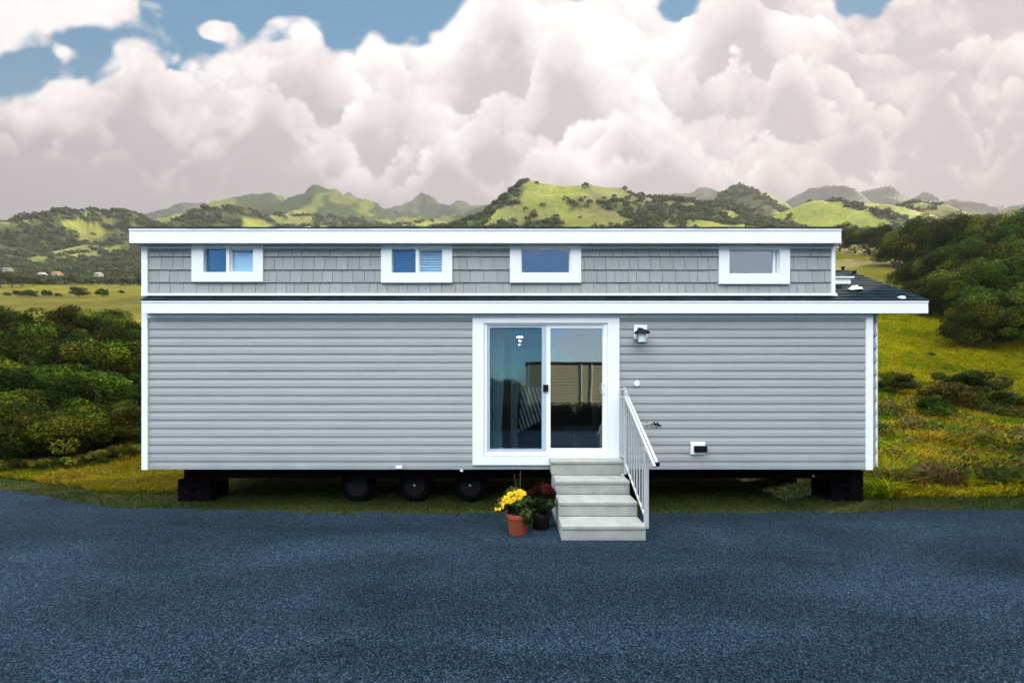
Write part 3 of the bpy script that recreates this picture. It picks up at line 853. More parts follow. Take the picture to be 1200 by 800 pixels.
# chassis, wheels, piers ------------------------------------------------------------------
mb = MB()
cz = .45
for yy in (6.22, 7.95):
    mb.box(XX(231, 6.22), XX(1008, 6.22), yy, yy+.02, cz, ZB-.022); mb.box(XX(231, 6.22), XX(1008, 6.22), yy-.045, yy+.065, cz-.010, cz); 
for i in range(12):
    x = -4.8+i*.88; mb.box(x, x+.05, 6.24, 8.5, ZB-.12, ZB-.022)
hb(mb, 'chassis', M['beam'])
def wheel(px, py, Y, hub=True):
    x = XX(px, Y); zc = .27; w = empty_part = bpy.data.objects.new('wheel', None); link(w, home); w.location = (x, Y-7.3, zc)
    t = MB(); pr = []
    for k in range(15):
        a = math.pi*k/14-math.pi; pr.append((.235+.035*math.sin(-a)*1.0 if 0 < k < 14 else .175, .1*math.cos(a)))
    t.lathe([(.165,-.085),(.20,-.10),(.245,-.10),(.265,-.085),(.27,-.05),(.27,.05),(.265,.085),(.245,.10),(.165,.085)], (0,.10,0), 'y', 40)
    t.build('tyre', M['tyre'], w, smooth=True)
    r = MB(); r.lathe([(.168,-.086),(.172,-.092),(.160,-.092),(.150,-.075),(.14,-.035),(.10,-.045),(.06,-.06),(.03,-.06),(.001,-.06)], (0,.10,0), 'y', 36)
    r.build('rim', M['rim'], w, smooth=True)
    if hub:
        h = MB(); h.lathe([(.03,-.058),(.03,-.085),(.024,-.10),(.001,-.104)], (0,.10,0), 'y', 18); h.build('hub_cap', M['chrome'], w, smooth=True)
wheel(418, 570, 6.36, False); wheel(485.5, 569, 6.36); wheel(551, 568, 6.36)
def crib(name, px0, px1, Y, ztop, rows, ratio=.55):
    e = bpy.data.objects.new(name, None); link(e, home)
    x0, x1 = XX(px0, Y), XX(px1, Y); e.location = ((x0+x1)/2, Y-7.3, 0); z = -.01; hh = (ztop)/rows; cx = (x0+x1)/2
    for i in range(rows):
        mbx = MB(); w = (x1-x0)/2*(1 if i < rows*ratio else .62)
        for j in range(2):
            if i % 2: mbx.box(-w, w, .0+j*.26, .17+j*.26, z+.003, z+hh-.003)
            else: mbx.box(-w+j*w*1.15, -w+j*w*1.15+w*.85, 0, .43, z+.003, z+hh-.003)
        mbx.build('timber_block', M['timber'], e, bevel=.006); z += hh
    return e
crib('support_pier', 208, 246, 6.42, ZB-.03, 8)
crib('support_pier', 974, 1012, 6.42, ZB-.03, 8, .8)
crib('support_pier', 916, 934, 7.6, ZB-.03, 6)
mb = MB(); mb.lathe([(.02,0),(.02,.03),(.001,.03)], P(953, 557.5, 6.2), 'y', 12); hb(mb, 'chassis_dot', M['chrome'])  # small bright metal disc under the chassis
# interior room ---------------------------------------------------------------------------
mb = MB()
mb.box(-1.7, 3.0, 8.45, 8.5, .74, 2.76); mb.box(-1.72, -1.68, 6.12, 8.45, .74, 2.76); mb.box(3.0, 3.04, 6.12, 8.45, .74, 2.76)
hb(mb, 'room_wall', M['room'])
mb = MB(); mb.box(-1.7, 3.0, 6.12, 8.45, .715, .74); hb(mb, 'room_floor', M['floorwood'])
mb = MB(); mb.box(-1.7, 3.0, 6.12, 8.45, 2.76, 2.79); hb(mb, 'room_ceiling', M['room'])
for px, py in ((609, 394.7), (607.6, 399.4), (606.6, 403.8)):
    Yc = (2.757-CAMH)*F/(450-py)
    mb = MB(); mb.lathe([(.05,.0),(.05,-.006),(.04,-.008),(.001,-.008)], ((px-600)/F*Yc, Yc, 2.757), 'z', 24)
    hb(mb, 'downlight', M['bulb'])

def off_build(mb, name, m, root, **k):
    l = root.location
    return mb.build(name, m, root, off=(l.x, l.y, l.z), **k)
def curtain(px0, px1, Y, z0, z1, col, label, waves=6):
    x0, x1 = XX(px0, Y), XX(px1, Y); n = 60; v = []; f = []
    zs = np.linspace(z0, z1, 10)
    for j, zz in enumerate(zs):
        pinch = 1-.18*math.exp(-((zz-1.25)/.5)**2)
        for i in range(n+1):
            t = i/n; v.append((x0+(x1-x0)*t*pinch, Y+.03*math.sin(t*waves*2*math.pi+j*.15), zz))
    for j in range(9):
        for i in range(n): f.append((j*(n+1)+i, j*(n+1)+i+1, (j+1)*(n+1)+i+1, (j+1)*(n+1)+i))
    mb = MB(); mb.add(v, f)
    o = mb.build('curtain', M[col], smooth=True)
    tag(o, label, 'curtain', 'curtains behind the sliding door')
M['sheer'] = mat('sheer_curtain', (.70,.78,.80), .9, var=.15, vscale=5)
M['darkcurtain'] = mat('lined_curtain', (.45,.45,.48), .9, var=.15, vscale=5)
curtain(574.5, 591, 6.22, .76, 2.72, 'sheer', 'pale blue curtain hanging at the outer edge inside the sliding door', 5)
curtain(598, 608, 6.38, .76, 2.72, 'darkcurtain', 'narrow grey curtain hanging behind the middle of the screened door panel', 3)
# sofa with striped throw
so = empty('sofa', (1.05, 7.1, .74)); tag(so, 'dark sofa seen through the sliding glass door', 'sofa')
mb = MB(); mb.box(.25, 2.0, 6.75, 7.55, .80, 1.15); off_build(mb, 'seat', M['sofa'], so, bevel=.05)
mb = MB(); mb.box(.25, 2.0, 7.55, 7.8, .80, 1.62); off_build(mb, 'backrest', M['sofa'], so, bevel=.05)
mb = MB(); mb.box(.08, .25, 6.7, 7.8, .80, 1.42); off_build(mb, 'armrest', M['sofa'], so, bevel=.05)
mb = MB(); mb.box(2.0, 2.17, 6.7, 7.8, .80, 1.42); off_build(mb, 'armrest', M['sofa'], so, bevel=.05)
def stripe_mat():
    m = bpy.data.materials.new('striped_cloth'); m.use_nodes = True; t = NT(m.node_tree); b = t.n['Principled BSDF']
    tc = t.new('ShaderNodeTexCoord').outputs['Object']
    sp = t.new('ShaderNodeSeparateXYZ'); t.l.new(tc, sp.inputs[0])
    s = t.math('SINE', t.math('ADD', t.math('MULTIPLY', sp.outputs[0], 95.0), t.math('MULTIPLY', sp.outputs[2], 30.0)))
    t.put(b.inputs['Base Color'], t.mix(t.ss(s, -.2, .2), (.03,.03,.04,1), (.62,.6,.55,1))); b.inputs['Roughness'].default_value = .9
    return m
M['stripe'] = stripe_mat()
mb = MB(); v = []; f = []
nx, nz = 24, 22
for j in range(nz+1):
    for i in range(nx+1):
        s = j/nz; t = i/nx
        x = .10+.42*t+.05*math.sin(s*3)
        if s < .5: z = 1.90-.02-(.5-s)*1.5*(1-.3*t); y = 6.52-.1*(.5-s)
        else: z = 1.90-.03*math.sin((s-.5)*6)-(s-.5)*.2; y = 6.52+(s-.5)*.7
        y += .018*math.sin(t*22+s*4)
        v.append((x, y, z))
for j in range(nz):
    for i in range(nx): f.append((j*(nx+1)+i, j*(nx+1)+i+1, (j+1)*(nx+1)+i+1, (j+1)*(nx+1)+i))
mb.add(v, f); o = mb.build('throw_blanket', M['stripe'], smooth=True)
tag(o, 'black and white striped cloth draped just inside the screened door panel', 'blanket')
# dark bar stool carrying the throw
st = empty('armchair', (.32, 6.75, .74)); tag(st, 'tall dark armchair under the striped cloth inside the door', 'armchair')
mb = MB(); mb.box(.06, .58, 6.56, 7.1, .80, 1.22); off_build(mb, 'seat', M['sofa'], st, bevel=.04)
mb = MB(); mb.box(.08, .56, 6.56, 6.66, 1.22, 1.86); off_build(mb, 'backrest', M['sofa'], st, bevel=.03)
ch = empty('dining_chair', (1.22, 6.5, .74)); tag(ch, 'dark dining chair behind the fixed door pane, by the stair rail', 'chair')
mb = MB(); mb.box(1.04, 1.44, 6.35, 6.75, 1.16, 1.20); off_build(mb, 'seat', M['sofa'], ch, bevel=.01)
mb = MB(); mb.box(1.40, 1.44, 6.35, 6.75, 1.20, 1.66); off_build(mb, 'backrest', M['sofa'], ch, bevel=.01)
for x, y in ((1.06,6.37),(1.42,6.37),(1.06,6.73),(1.42,6.73)):
    mb = MB(); mb.box(x-.02, x+.02, y-.02, y+.02, .74, 1.16); off_build(mb, 'leg', M['sofa'], ch)

# ------------------------------------------------------------------ concrete steps
cs = empty('concrete_steps', (1.13, 5.36, 0)); tag(cs, 'four pale precast concrete steps leading to the sliding glass door', 'steps')
SX0, SX1 = .61, 1.655
SY = [4.73, 5.057, 5.384, 5.71]; SH = [.205, .40, .595, .812]
zprev = .0
for k in range(4):
    mb = MB()
    n = 14; prof = []
    y0 = SY[k]; z0 = zprev+(.003 if k else .018); z1 = SH[k]; yb = (SY[k+1]+.05 if k < 3 else 5.955)
    e = .035 if k == 3 else 0.0
    mb.box(SX0-e*.6, SX1+e*.4, y0+.012, 5.955-.001*k, z0, z1-.052)
    mb.box(SX0-e, SX1+e*.5, y0, 5.955-.001*k-.002, z1-.0515, z1)
    o = off_build(mb, 'step', M['concrete'], cs, bevel=.012, seg=3, smooth=True)
    zprev = SH[k]
mb = MB()
for (y, z) in ((5.50,.50),(5.50,.45),(5.25,.30)):
    mb = MB(); mb.lathe([(.016,0),(.016,-.008),(.001,-.008)], (SX0-.0005, y, z), 'x', 12)
    off_build(mb, 'anchor_hole', M['black'], cs)

# ------------------------------------------------------------------ hand rail
hr = empty('hand_rail', (1.69, 5.3, .2)); tag(hr, 'white aluminium hand rail with balusters beside the concrete steps', 'hand rail')
XR = 1.678
def zbot(Y): return .25+(Y-4.79)*.58
def ztop(Y): return .99+(Y-4.54)*.667
mb = MB(); mb.bar((XR+.05, 5.93, 1.885), (XR+.05, 4.58, 1.005), .034, .042); off_build(mb, 'top_rail', M['alu'], hr, bevel=.006)
mb = MB(); mb.bar((XR+.05, 4.58, 1.005), (XR+.05, 4.557, .990), .052, .052); off_build(mb, 'end_cap', M['black'], hr, bevel=.004)
mb = MB(); mb.bar((XR, 5.69, ztop(5.69)), (XR, 4.52, ztop(4.52)), .03, .038); off_build(mb, 'upper_rail', M['alu'], hr, bevel=.004)
mb = MB(); mb.bar((XR, 5.70, zbot(5.70)), (XR, 4.80, zbot(4.80)), .024, .020); off_build(mb, 'lower_rail', M['alu'], hr, bevel=.003)
for z in (1.872, 1.757, .86):
    mb = MB(); mb.bar((XR, 5.95, z), (XR, 5.69, z), .026, .024); off_build(mb, 'landing_rail', M['alu'], hr, bevel=.003)
for Y, z0, z1, w in ((5.925, .80, 1.87, .040), (5.69, .62, 1.84, .040), (4.80, .16, 1.175, .050)):
    mb = MB(); mb.box(XR-w/2, XR+w/2, Y-w/2, Y+w/2, z0, z1); off_build(mb, 'post', M['alu'], hr, bevel=.005)
for Y in (5.50, 5.385, 5.27, 5.16, 5.05, 4.94):
    mb = MB(); mb.box(XR-.008, XR+.008, Y-.008, Y+.008, zbot(Y), ztop(Y)); off_build(mb, 'baluster', M['alu'], hr)
for Y in (5.86, 5.775):
    mb = MB(); mb.box(XR-.008, XR+.008, Y-.008, Y+.008, .86, 1.757); off_build(mb, 'baluster', M['alu'], hr)
for a_, b_, w_, h_ in (((XR, 5.72, 1.83), (XR+.05, 5.70, 1.80), .014, .02),((XR, 5.72, 1.70), (XR+.05, 5.70, 1.67), .014, .02),((XR-.02, 5.70, .60), (XR-.045, 5.68, .58), .03, .06),((XR-.01, 4.80, .19), (XR-.024, 4.80, .18), .05, .07)):
    mb = MB(); mb.bar(a_, b_, w_, h_); off_build(mb, 'bracket', M['alu'], hr)

# ------------------------------------------------------------------ leaves
def leaf_cloud(centers, radii, nleaf, size, cols, r, squash=.8, shell=.55, up=.35, colvar=.55):
    """centers (k,3), radii (k,) -> V, F, col of little rhombic leaves"""
    k = len(centers); w = radii**2; w = w/w.sum()
    idx = r.choice(k, nleaf, p=w)
    d = r.normal(size=(nleaf, 3)); d /= np.linalg.norm(d, axis=1)[:, None]
    rad = radii[idx]*(shell+(1-shell)*r.random(nleaf)**.5)
    off = d*rad[:, None]; off[:, 2] *= squash
    p = centers[idx]+off
    nrm = d*.9+r.normal(size=(nleaf, 3))*.55; nrm[:, 2] += up; nrm /= np.linalg.norm(nrm, axis=1)[:, None]
    a = np.cross(nrm, r.normal(size=(nleaf, 3))); a /= np.linalg.norm(a, axis=1)[:, None]
    b = np.cross(nrm, a)
    s = size*(.6+.8*r.random(nleaf))[:, None]
    V = np.stack([p-a*s, p-b*s*.42+nrm*s*.08, p+a*s, p+b*s*.42+nrm*s*.08], 1).reshape(-1, 3)
    Fq = np.arange(nleaf*4).reshape(-1, 4)
    cols = np.array(cols); ci = r.integers(0, len(cols), k)
    cc = cols[ci[idx]]*.75+cols[r.integers(0, len(cols), nleaf)]*.25
    cc = cc*(.36+1.75*r.random(k)**2.4)[idx][:, None]  # some clumps coloured much lighter, standing in for sunlit highlights
    cc = cc*(1+colvar*(r.random(nleaf)-.5)*2)[:, None]
    return V, Fq, np.repeat(cc, 4, axis=0)

GREENS = [(0.0194,0.0493,0.0019),(0.0440,0.0748,0.0026),(0.0106,0.0299,0.0026),(0.0748,0.0880,0.0026),(0.0176,0.0370,0.0032)]
OLIVES = [(0.0595,0.0660,0.0060),(0.0850,0.0800,0.0060),(0.0382,0.0550,0.0060),(0.1020,0.0800,0.0100),(0.0425,0.0750,0.0060)]

def crown_mesh(seed, rx, ry, rz, zc, nclump, nleaf, size, cols, rough=.32, cl=.34):
    r = np.random.default_rng(seed)
    d = r.normal(size=(nclump, 3)); d /= np.linalg.norm(d, axis=1)[:, None]
    d[:, 2] = np.where(d[:, 2] < -.35, -d[:, 2], d[:, 2])
    k = (.35+.65*r.random(nclump)**.5)*(1+rough*(r.random(nclump)-.5))
    cen = d*np.array([rx, ry, rz])*k[:, None]*.80; cen[:, 2] += zc
    rad = (cl*(.55+.75*r.random(nclump)))*min(rx, rz*1.3)
    V, Fq, cc = leaf_cloud(cen, rad, nleaf, size, cols, r)
    return np_mesh('crown', V, Fq, M['leaf'], col=cc, quiet=True)

def trunk_mesh(seed, h, r0, spread, nb=7):
    r = random.Random(seed); mb = MB()
    lean = Vector((r.uniform(-.1,.1), r.uniform(-.1,.1), 0))*h
    pts = [Vector((0,0,-.15*h)), Vector((0,0,.0)), lean*.4+Vector((0,0,h*.35)), lean+Vector((0,0,h*.8))]
    mb.tube(pts, [r0*1.35, r0*1.1, r0*.75, r0*.25], 9)
    for i in range(nb):
        t = r.uniform(.3, .75); a = r.uniform(0, 6.28); b = lean*t+Vector((0,0,h*t*.9))
        e = b+Vector((math.cos(a), math.sin(a), r.uniform(.4, .9)))*spread*r.uniform(.5, .85)
        m = (b+e)/2+Vector((0,0,-.05*h)); mb.tube([b, m, e], [r0*.45, r0*.3, r0*.1], 6)
    me = bpy.data.meshes.new('trunk'); me.from_pydata(mb.v, [], mb.f); me.materials.append(M['bark'])
    me.polygons.foreach_set('use_smooth', [True]*len(me.polygons))
    return me

TREE_PROTO = []
for s in range(5):
    cm = crown_mesh(100+s, 2.7, 2.7, 2.1, 3.3, 70, 26000, .064, GREENS if s % 2 else GREENS[:3]+OLIVES[:2], rough=.7, cl=.225)
    TREE_PROTO.append((cm, trunk_mesh(200+s, 3.6, .17, 2.2)))
SHRUB_PROTO = []
for s in range(5):
    cm = crown_mesh(300+s, 1.35, 1.35, 1.0, .80, 52, 17000, .040, (GREENS if s % 2 else GREENS+OLIVES[:2]), rough=.75, cl=.24)
    SHRUB_PROTO.append((cm, trunk_mesh(400+s, 1.1, .05, .9, 9)))
DRY_PROTO = []
for s in range(2):
    cm = crown_mesh(500+s, 1.0, 1.0, .6, .5, 24, 5200, .045, OLIVES, cl=.33)
    DRY_PROTO.append((cm, trunk_mesh(600+s, .7, .03, .7, 9)))

def plant(name, proto, X, Y, sc, label, cat, group, rz=None, zoff=-.05, parts=('crown','trunk'), sz=None):
    z = float(terrain_h(np.array([X]), np.array([Y]))[0])
    e = empty(name, (X, Y, z+zoff), rnd.uniform(0, 6.28) if rz is None else rz)
    e.scale = (sc, sc, sz or sc*rnd.uniform(.88, 1.12))
    for me, nm in zip(proto, parts):
        o = bpy.data.objects.new(nm, me); link(o, e)
    tag(e, label, cat, group)
    return e
ORD = ['first','second','third','fourth','fifth','sixth','seventh','eighth','ninth','tenth','eleventh','twelfth']
# ---- thicket left of the home: rows from the drive up the slope
LEFT_ROWS = [('front', [(168,9.9,.72),(112,9.6,.86),(58,9.3,.98),(6,9.2,1.02),(-55,9.4,1.1)]),
             ('second', [(186,12.2,1.05),(132,12.4,1.2),(72,12.2,1.25),(14,12.6,1.3),(-45,12.5,1.3)]),
             ('third', [(196,16.0,1.2),(150,16.5,1.4),(98,16.2,1.5),(45,16.8,1.6),(-8,16.5,1.6)]),
             ('fourth', [(188,22,1.3),(146,22.5,1.5),(100,23,1.75),(55,22.6,1.6),(15,23.2,1.7),(-25,23,1.8)])]
LOOK = ['dense dark green shrub','bushy mid green shrub','rounded leafy shrub','ragged yellow green shrub']
for rn, lst in LEFT_ROWS:
    for i, (px, Y, sc) in enumerate(lst):
        p = SHRUB_PROTO[(i*2+len(rn)) % 5] if not (rn == 'fourth' and i % 3 == 0) else DRY_PROTO[i % 2]
        plant('shrub', p, XX(px, Y), Y, sc, f'{ORD[i]} leafy shrub from the home in the {rn} row of the left thicket', 'shrub', 'shrubs of the thicket left of the home', zoff=-.42, parts=('foliage','stem'), sz=sc*rnd.uniform(.9, 1.08))
# low dry scrub on the bank
for i, (px, Y, sc) in enumerate([(150,9.0,.38),(118,8.75,.34),(88,8.6,.36),(50,8.45,.3),(15,8.35,.32)]):
    plant('bush', DRY_PROTO[i % 2], XX(px, Y), Y, sc, f'{ORD[i]} low olive bush from the home on the grass bank below the thicket', 'bush', 'low bushes on the left bank', parts=('foliage','stem'))
# ---- meadow bushes far left
for i, (px, Y, sc, lb) in enumerate([(93,98,1.45,'largest round dark bush out on the yellow meadow'),(120,99,1.25,'round dark bush just right of the largest one on the meadow'),(54,99,1.0,'dark bush left of the largest one on the meadow'),(36,96,1.1,'dark spreading bush near the left of the meadow row'),(22,97,.9,'low dark bush ending the meadow row on the left'),(68,100,.6,'small bush between two dark bushes on the meadow'),(142,112,.6,'small lone bush on the meadow close to the home'),(8,100,.6,'smallest bush of the meadow row, by the edge of view')]):
    plant('bush', SHRUB_PROTO[i % 5], XX(px, Y), Y, sc, lb, 'bush', 'bushes on the distant meadow', parts=('foliage','stem'))
for i, (px, Y, sc) in enumerate([(2,135,1.5),(14,138,1.2),(26,142,1.0),(40,146,.9),(60,150,.8),(84,149,.9),(104,150,.8),(126,149,.85),(146,150,.9),(166,150,1.0)]):
    plant('tree', TREE_PROTO[i % 5], XX(px, Y), Y, sc*.9, f'{ORD[i]} tree from the left in the line closing the far meadow', 'tree', 'trees along the far side of the meadow', zoff=-1.0)
# ---- trees on the right slope
RIGHT_ROWS = [('front', [(1142,21.2,.68),(1172,22.4,.86),(1206,21.4,.88),(1240,22.5,.95)], -1.55),
    ('second', [(1112,27.5,.78),(1142,28.5,1.0),(1178,27.2,1.05),(1212,28.5,1.1),(1250,27.5,1.1)], -1.7),
    ('third', [(1092,34,.9),(1118,35.5,1.25),(1150,34.5,1.35),(1186,35.5,1.35),(1222,34.5,1.4)], -1.9),
    ('fourth', [(1078,43,1.0),(1100,44.5,1.5),(1130,43.5,1.65),(1164,45,1.6),(1200,44,1.7),(1238,44,1.7)], -2.2),
    ('fifth', [(1052,57,1.05),(1074,59,1.35),(1098,58,1.5),(1126,60,1.6),(1156,59,1.6)], -1.8),
    ('sixth', [(984,80,1.15),(1002,77,1.0),(1020,75,1.2),(1038,73,1.25),(1056,72,1.3),(1078,74,1.4)], -1.4)]
for rn, lst, zo in RIGHT_ROWS:
    for i, (px, Y, sc) in enumerate(lst):
        plant('tree', TREE_PROTO[(i+len(rn)) % 5], XX(px, Y), Y, sc*1.08, f'{ORD[i]} leafy tree from the home in the {rn} row up the right slope', 'tree', 'trees covering the right slope', zoff=zo)
RS = [(1050,14.5,.55,'small dark bush on the lit grass beside the home corner'),(1066,15.2,.34,'tiny bush between the home and the large wild bush'),(1112,13.2,.95,'large wild bush in the middle of the right meadow'),(1132,13.8,.7,'bush touching the right side of the large wild bush'),(1165,15.0,.6,'bush standing below the front trees on the right meadow'),(1190,12.6,.75,'yellowing bush at the edge of view on the right meadow'),(1095,12.0,.4,'low bush in front of the large wild bush'),(1090,19.8,.25,'tiny bush at the foot of the front trees')]
for i, (px, Y, sc, lb) in enumerate(RS):
    plant('bush', DRY_PROTO[i % 2] if i % 3 else SHRUB_PROTO[i % 5], XX(px, Y), Y, sc, lb, 'bush', 'bushes on the right meadow', parts=('foliage','stem'))
# ---- far houses in the valley
for i, (px, py, Y, w, col, lb) in enumerate([(50,322,176,2.6,(.6,.6,.58),'tiny white house in the woods, nearest the orange roof'),(67,321,172,3.4,(.62,.22,.04),'tiny house with an orange roof in the far woods'),(9,316,190,4.5,(.20,.24,.2),'pale green roofed house at the left edge of the far woods'),(116,322,172,2.4,(.5,.5,.47),'tiny pale hut nearest the home in the far woods')]):
    w *= .72; col = tuple(c*.6 for c in col); X = XX(px, Y); z = ZZ(py, Y)-.9; e = empty('house', (X, Y, z)); tag(e, lb, 'house', 'houses in the far woods')
    mb = MB(); mb.box(X-w/2, X+w/2, Y-1.2, Y+1.2, z-1.2, z+.9); mb.build('wall', M['farwall'] if 'farwall' in M else M.setdefault('farwall', mat('far_wall', (.26,.25,.23), .8)), e, off=(X, Y, z))
    rm = mat('far_roof', col, .8); mb = MB(); v = [(X-w/2-.2,Y-1.4,z+1.05),(X+w/2+.2,Y-1.4,z+1.05),(X+w/2+.2,Y+1.4,z+1.05),(X-w/2-.2,Y+1.4,z+1.05),(X-w/2,Y,z+2.0),(X+w/2,Y,z+2.0)]
    mb.add(v, [(0,1,5,4),(1,2,5),(2,3,4,5),(3,0,4),(3,2,1,0)]); mb.build('roof', rm, e, off=(X, Y, z))

# ---- far woods: leafy clumps over the wooded parts of the hills (one mass)
def far_forest():
    r = np.random.default_rng(5)
    N = 60000
    Y = np.exp(r.uniform(math.log(150), math.log(560), N)); px = r.uniform(-60, 1260, N)
    # spots hidden behind the home are left out
    X = (px-600)/F*Y; H = terrain_h(X, Y)
    fm = forest_mask(X, Y)
    py = 450-(H-CAMH)/Y*F
    keep = (r.random(N) < fm) & ((py < 282) | (px < 170) | (px > 985))
    # a few single trees on the pastures
    keep |= (r.random(N) < .012) & (py < 275)
    X, Y, H, px = X[keep], Y[keep], H[keep], px[keep]
    # thin out in proportion to the screen size of a tree
    p = np.clip((Y/300)**1.0*.9, .25, 1); k2 = r.random(len(X)) < p*.42
    X, Y, H = X[k2], Y[k2], H[k2]
    n = len(X); nl = 46
    rad = r.uniform(1.2, 2.7, n)*np.clip(Y/260, .75, 1.5)
    d = r.normal(size=(n, nl, 3)); d /= np.linalg.norm(d, axis=2)[..., None]; d[..., 2] = np.abs(d[..., 2])*.9-.1
    lump = 1+.25*np.sin(d[..., 0]*5+X[:, None])*np.cos(d[..., 1]*4+Y[:, None])
    c = np.stack([X, Y, H+rad*.25], -1)
    p = c[:, None, :]+d*rad[:, None, None]*lump[..., None]*r.uniform(.75, 1.05, (n, nl, 1))
    nrm = d+r.normal(size=d.shape)*.45; nrm /= np.linalg.norm(nrm, axis=2)[..., None]
    a = np.cross(nrm, r.normal(size=d.shape)); a /= np.linalg.norm(a, axis=2)[..., None]; b = np.cross(nrm, a)
    s = (rad*.33)[:, None, None]*r.uniform(.6, 1.3, (n, nl, 1))
    V = np.stack([p-a*s, p-b*s*.7, p+a*s, p+b*s*.7], 2).reshape(-1, 3)
    base = np.array([[.040,.056,.018],[.050,.066,.020],[.036,.048,.020],[.060,.070,.022]])
    ci = r.integers(0, 4, n); cc = base[ci][:, None, :]*r.uniform(.75, 1.25, (n, nl, 1))
    cc = np.repeat(cc.reshape(-1, 3), 4, axis=0)
    o = np_mesh('far_woods', V, np.arange(len(V)).reshape(-1, 4), M['farleaf'], col=cc)
    tag(o, 'dark green woods spread over the distant hills', 'woods', kind='stuff')
    print('far trees', n)
far_forest()

# ---- grass --------------------------------------------------------------------------
def edge_y(X): return np.interp(X, EPX, EPY)
def blades(name, X, Y, h, w, col, bend, r, label, cat, mat_='grass'):
    n = len(X); Z = terrain_h(X, Y)-.015
    th = r.uniform(0, 2*np.pi, n); dx, dy = np.cos(th), np.sin(th)
    la = r.uniform(0, 2*np.pi, n); lx, ly = np.cos(la)*bend*h, np.sin(la)*bend*h
    b = np.stack([X, Y, Z], -1); W = (w/2)[:, None]*np.stack([dx, dy, 0*dx], -1)
    mid = b+np.stack([lx*.35, ly*.35, h*.55], -1); tip = b+np.stack([lx, ly, h*(1-.35*bend)], -1)
    V = np.stack([b-W, b+W, mid+W*.8, mid-W*.8, mid+W*.8, tip+W*.12, tip-W*.12, mid-W*.8], 1).reshape(-1, 3)
    cc = np.repeat(col, 8, axis=0).reshape(n, 8, 3); cc[:, 4:] *= 1.12; cc = cc.reshape(-1, 3)
    o = np_mesh(name, V, np.arange(n*8).reshape(-1, 4), M[mat_], col=cc)
    tag(o, label, cat, kind='stuff'); return o
def pick(r, pal, X, Y, sc, n, jit=.3):
    pal = np.array(pal); q = fbm(X*sc, Y*sc, 4, 91)
    q = np.clip((q-.25)/.5+r.normal(size=n)*.16, 0, .999); i = (q*len(pal)).astype(int)
    return pal[i]*(1+jit*(r.random((n, 1))-.5)*2)
def hidden(X, Y):
    px = 600+X/Y*F
    return (Y > 8.9) & (px > 190) & (px < 1015)
r = np.random.default_rng(3)
# short strip along the drive and under the home
n = 110000
X = r.uniform(-12.5, 13, n); ey = edge_y(X); Y = ey-.03+r.random(n)**1.25*3.1
k = (np.abs(X) < Y*1.42) & ~((np.abs(X) < 5.0) & (Y > 7.4) & (r.random(n) < .5)); X, Y = X[k], Y[k]; n = len(X)
h = r.uniform(.03, .075, n)*(1+np.clip((Y-edge_y(X))*.3, 0, .6)); col = pick(r, [(.022,.040,.009),(.030,.050,.010),(.045,.058,.011),(.060,.055,.014)], X, Y, 1.3, n)
blades('short_grass', X, Y, h, r.uniform(.006,.012,n), col, r.uniform(.2,.8,n), r, 'short green grass along the asphalt edge and beneath the mobile home', 'grass')
# left lit grass and bank
n = 150000
Y = np.exp(r.uniform(math.log(6.9), math.log(22), n)); X = (r.uniform(-30, 250, n)-600)/F*Y
k = (Y > edge_y(X)+.55) & ~((X > -5.9) & (Y < 8.8)); X, Y = X[k], Y[k]; n = len(X)
h = r.uniform(.06, .17, n)*np.clip(Y/9, 1, 2.5); col = pick(r, [(0.0805,0.0920,0.0048),(0.1380,0.1207,0.0048),(0.1667,0.1323,0.0048),(0.1610,0.1150,0.0096),(0.0920,0.0633,0.0096)], X, Y, .9, n)
blades('meadow_grass', X, Y, h, r.uniform(.010,.020,n)*np.clip(Y/8,1,2.4), col, r.uniform(.3,1.0,n), r, 'yellow olive meadow grass on the bank left of the mobile home', 'grass')
# right meadow: tall weeds near, finer grass up the slope
n = 260000
Y = np.exp(r.uniform(math.log(6.6), math.log(42), n)); X = (r.uniform(960, 1240, n)-600)/F*Y
k = (Y > edge_y(X)+.62+.2*vnoise(X*2, X*0+1.5)) & ((X > 5.95) | (Y > 9)); X, Y = X[k], Y[k]; n = len(X)
tall = np.clip((fbm(X*.9, Y*.9, 4, 15)-.3)*3, .15, 1)*np.clip((13.5-Y)/4, .18, 1)
h = (.08+.55*tall*r.random(n)**1.8)*np.clip(Y/14, 1, 1.6)
pal = [(0.0624,0.1256,0.0030),(0.1072,0.1674,0.0030),(0.2047,0.2198,0.0030),(0.2925,0.2616,0.0041),(0.3218,0.2407,0.0113),(0.1560,0.0879,0.0062)]
col = pick(r, pal, X, Y, 1.6, n, .4)
up = np.clip((Y-14)/8, 0, 1)[:, None]; col = col*(1-up)+pick(r, [(0.1647,0.1867,0.0021),(0.2379,0.2358,0.0021),(0.2837,0.2555,0.0024)], X, Y, .5, n, .2)*up
blades('weeds', X, Y, h, r.uniform(.012,.032,n)*np.clip(Y/9,1,3), col, r.uniform(.3,1.1,n), r, 'tangled wild grass and weeds covering the meadow right of the mobile home', 'weeds')
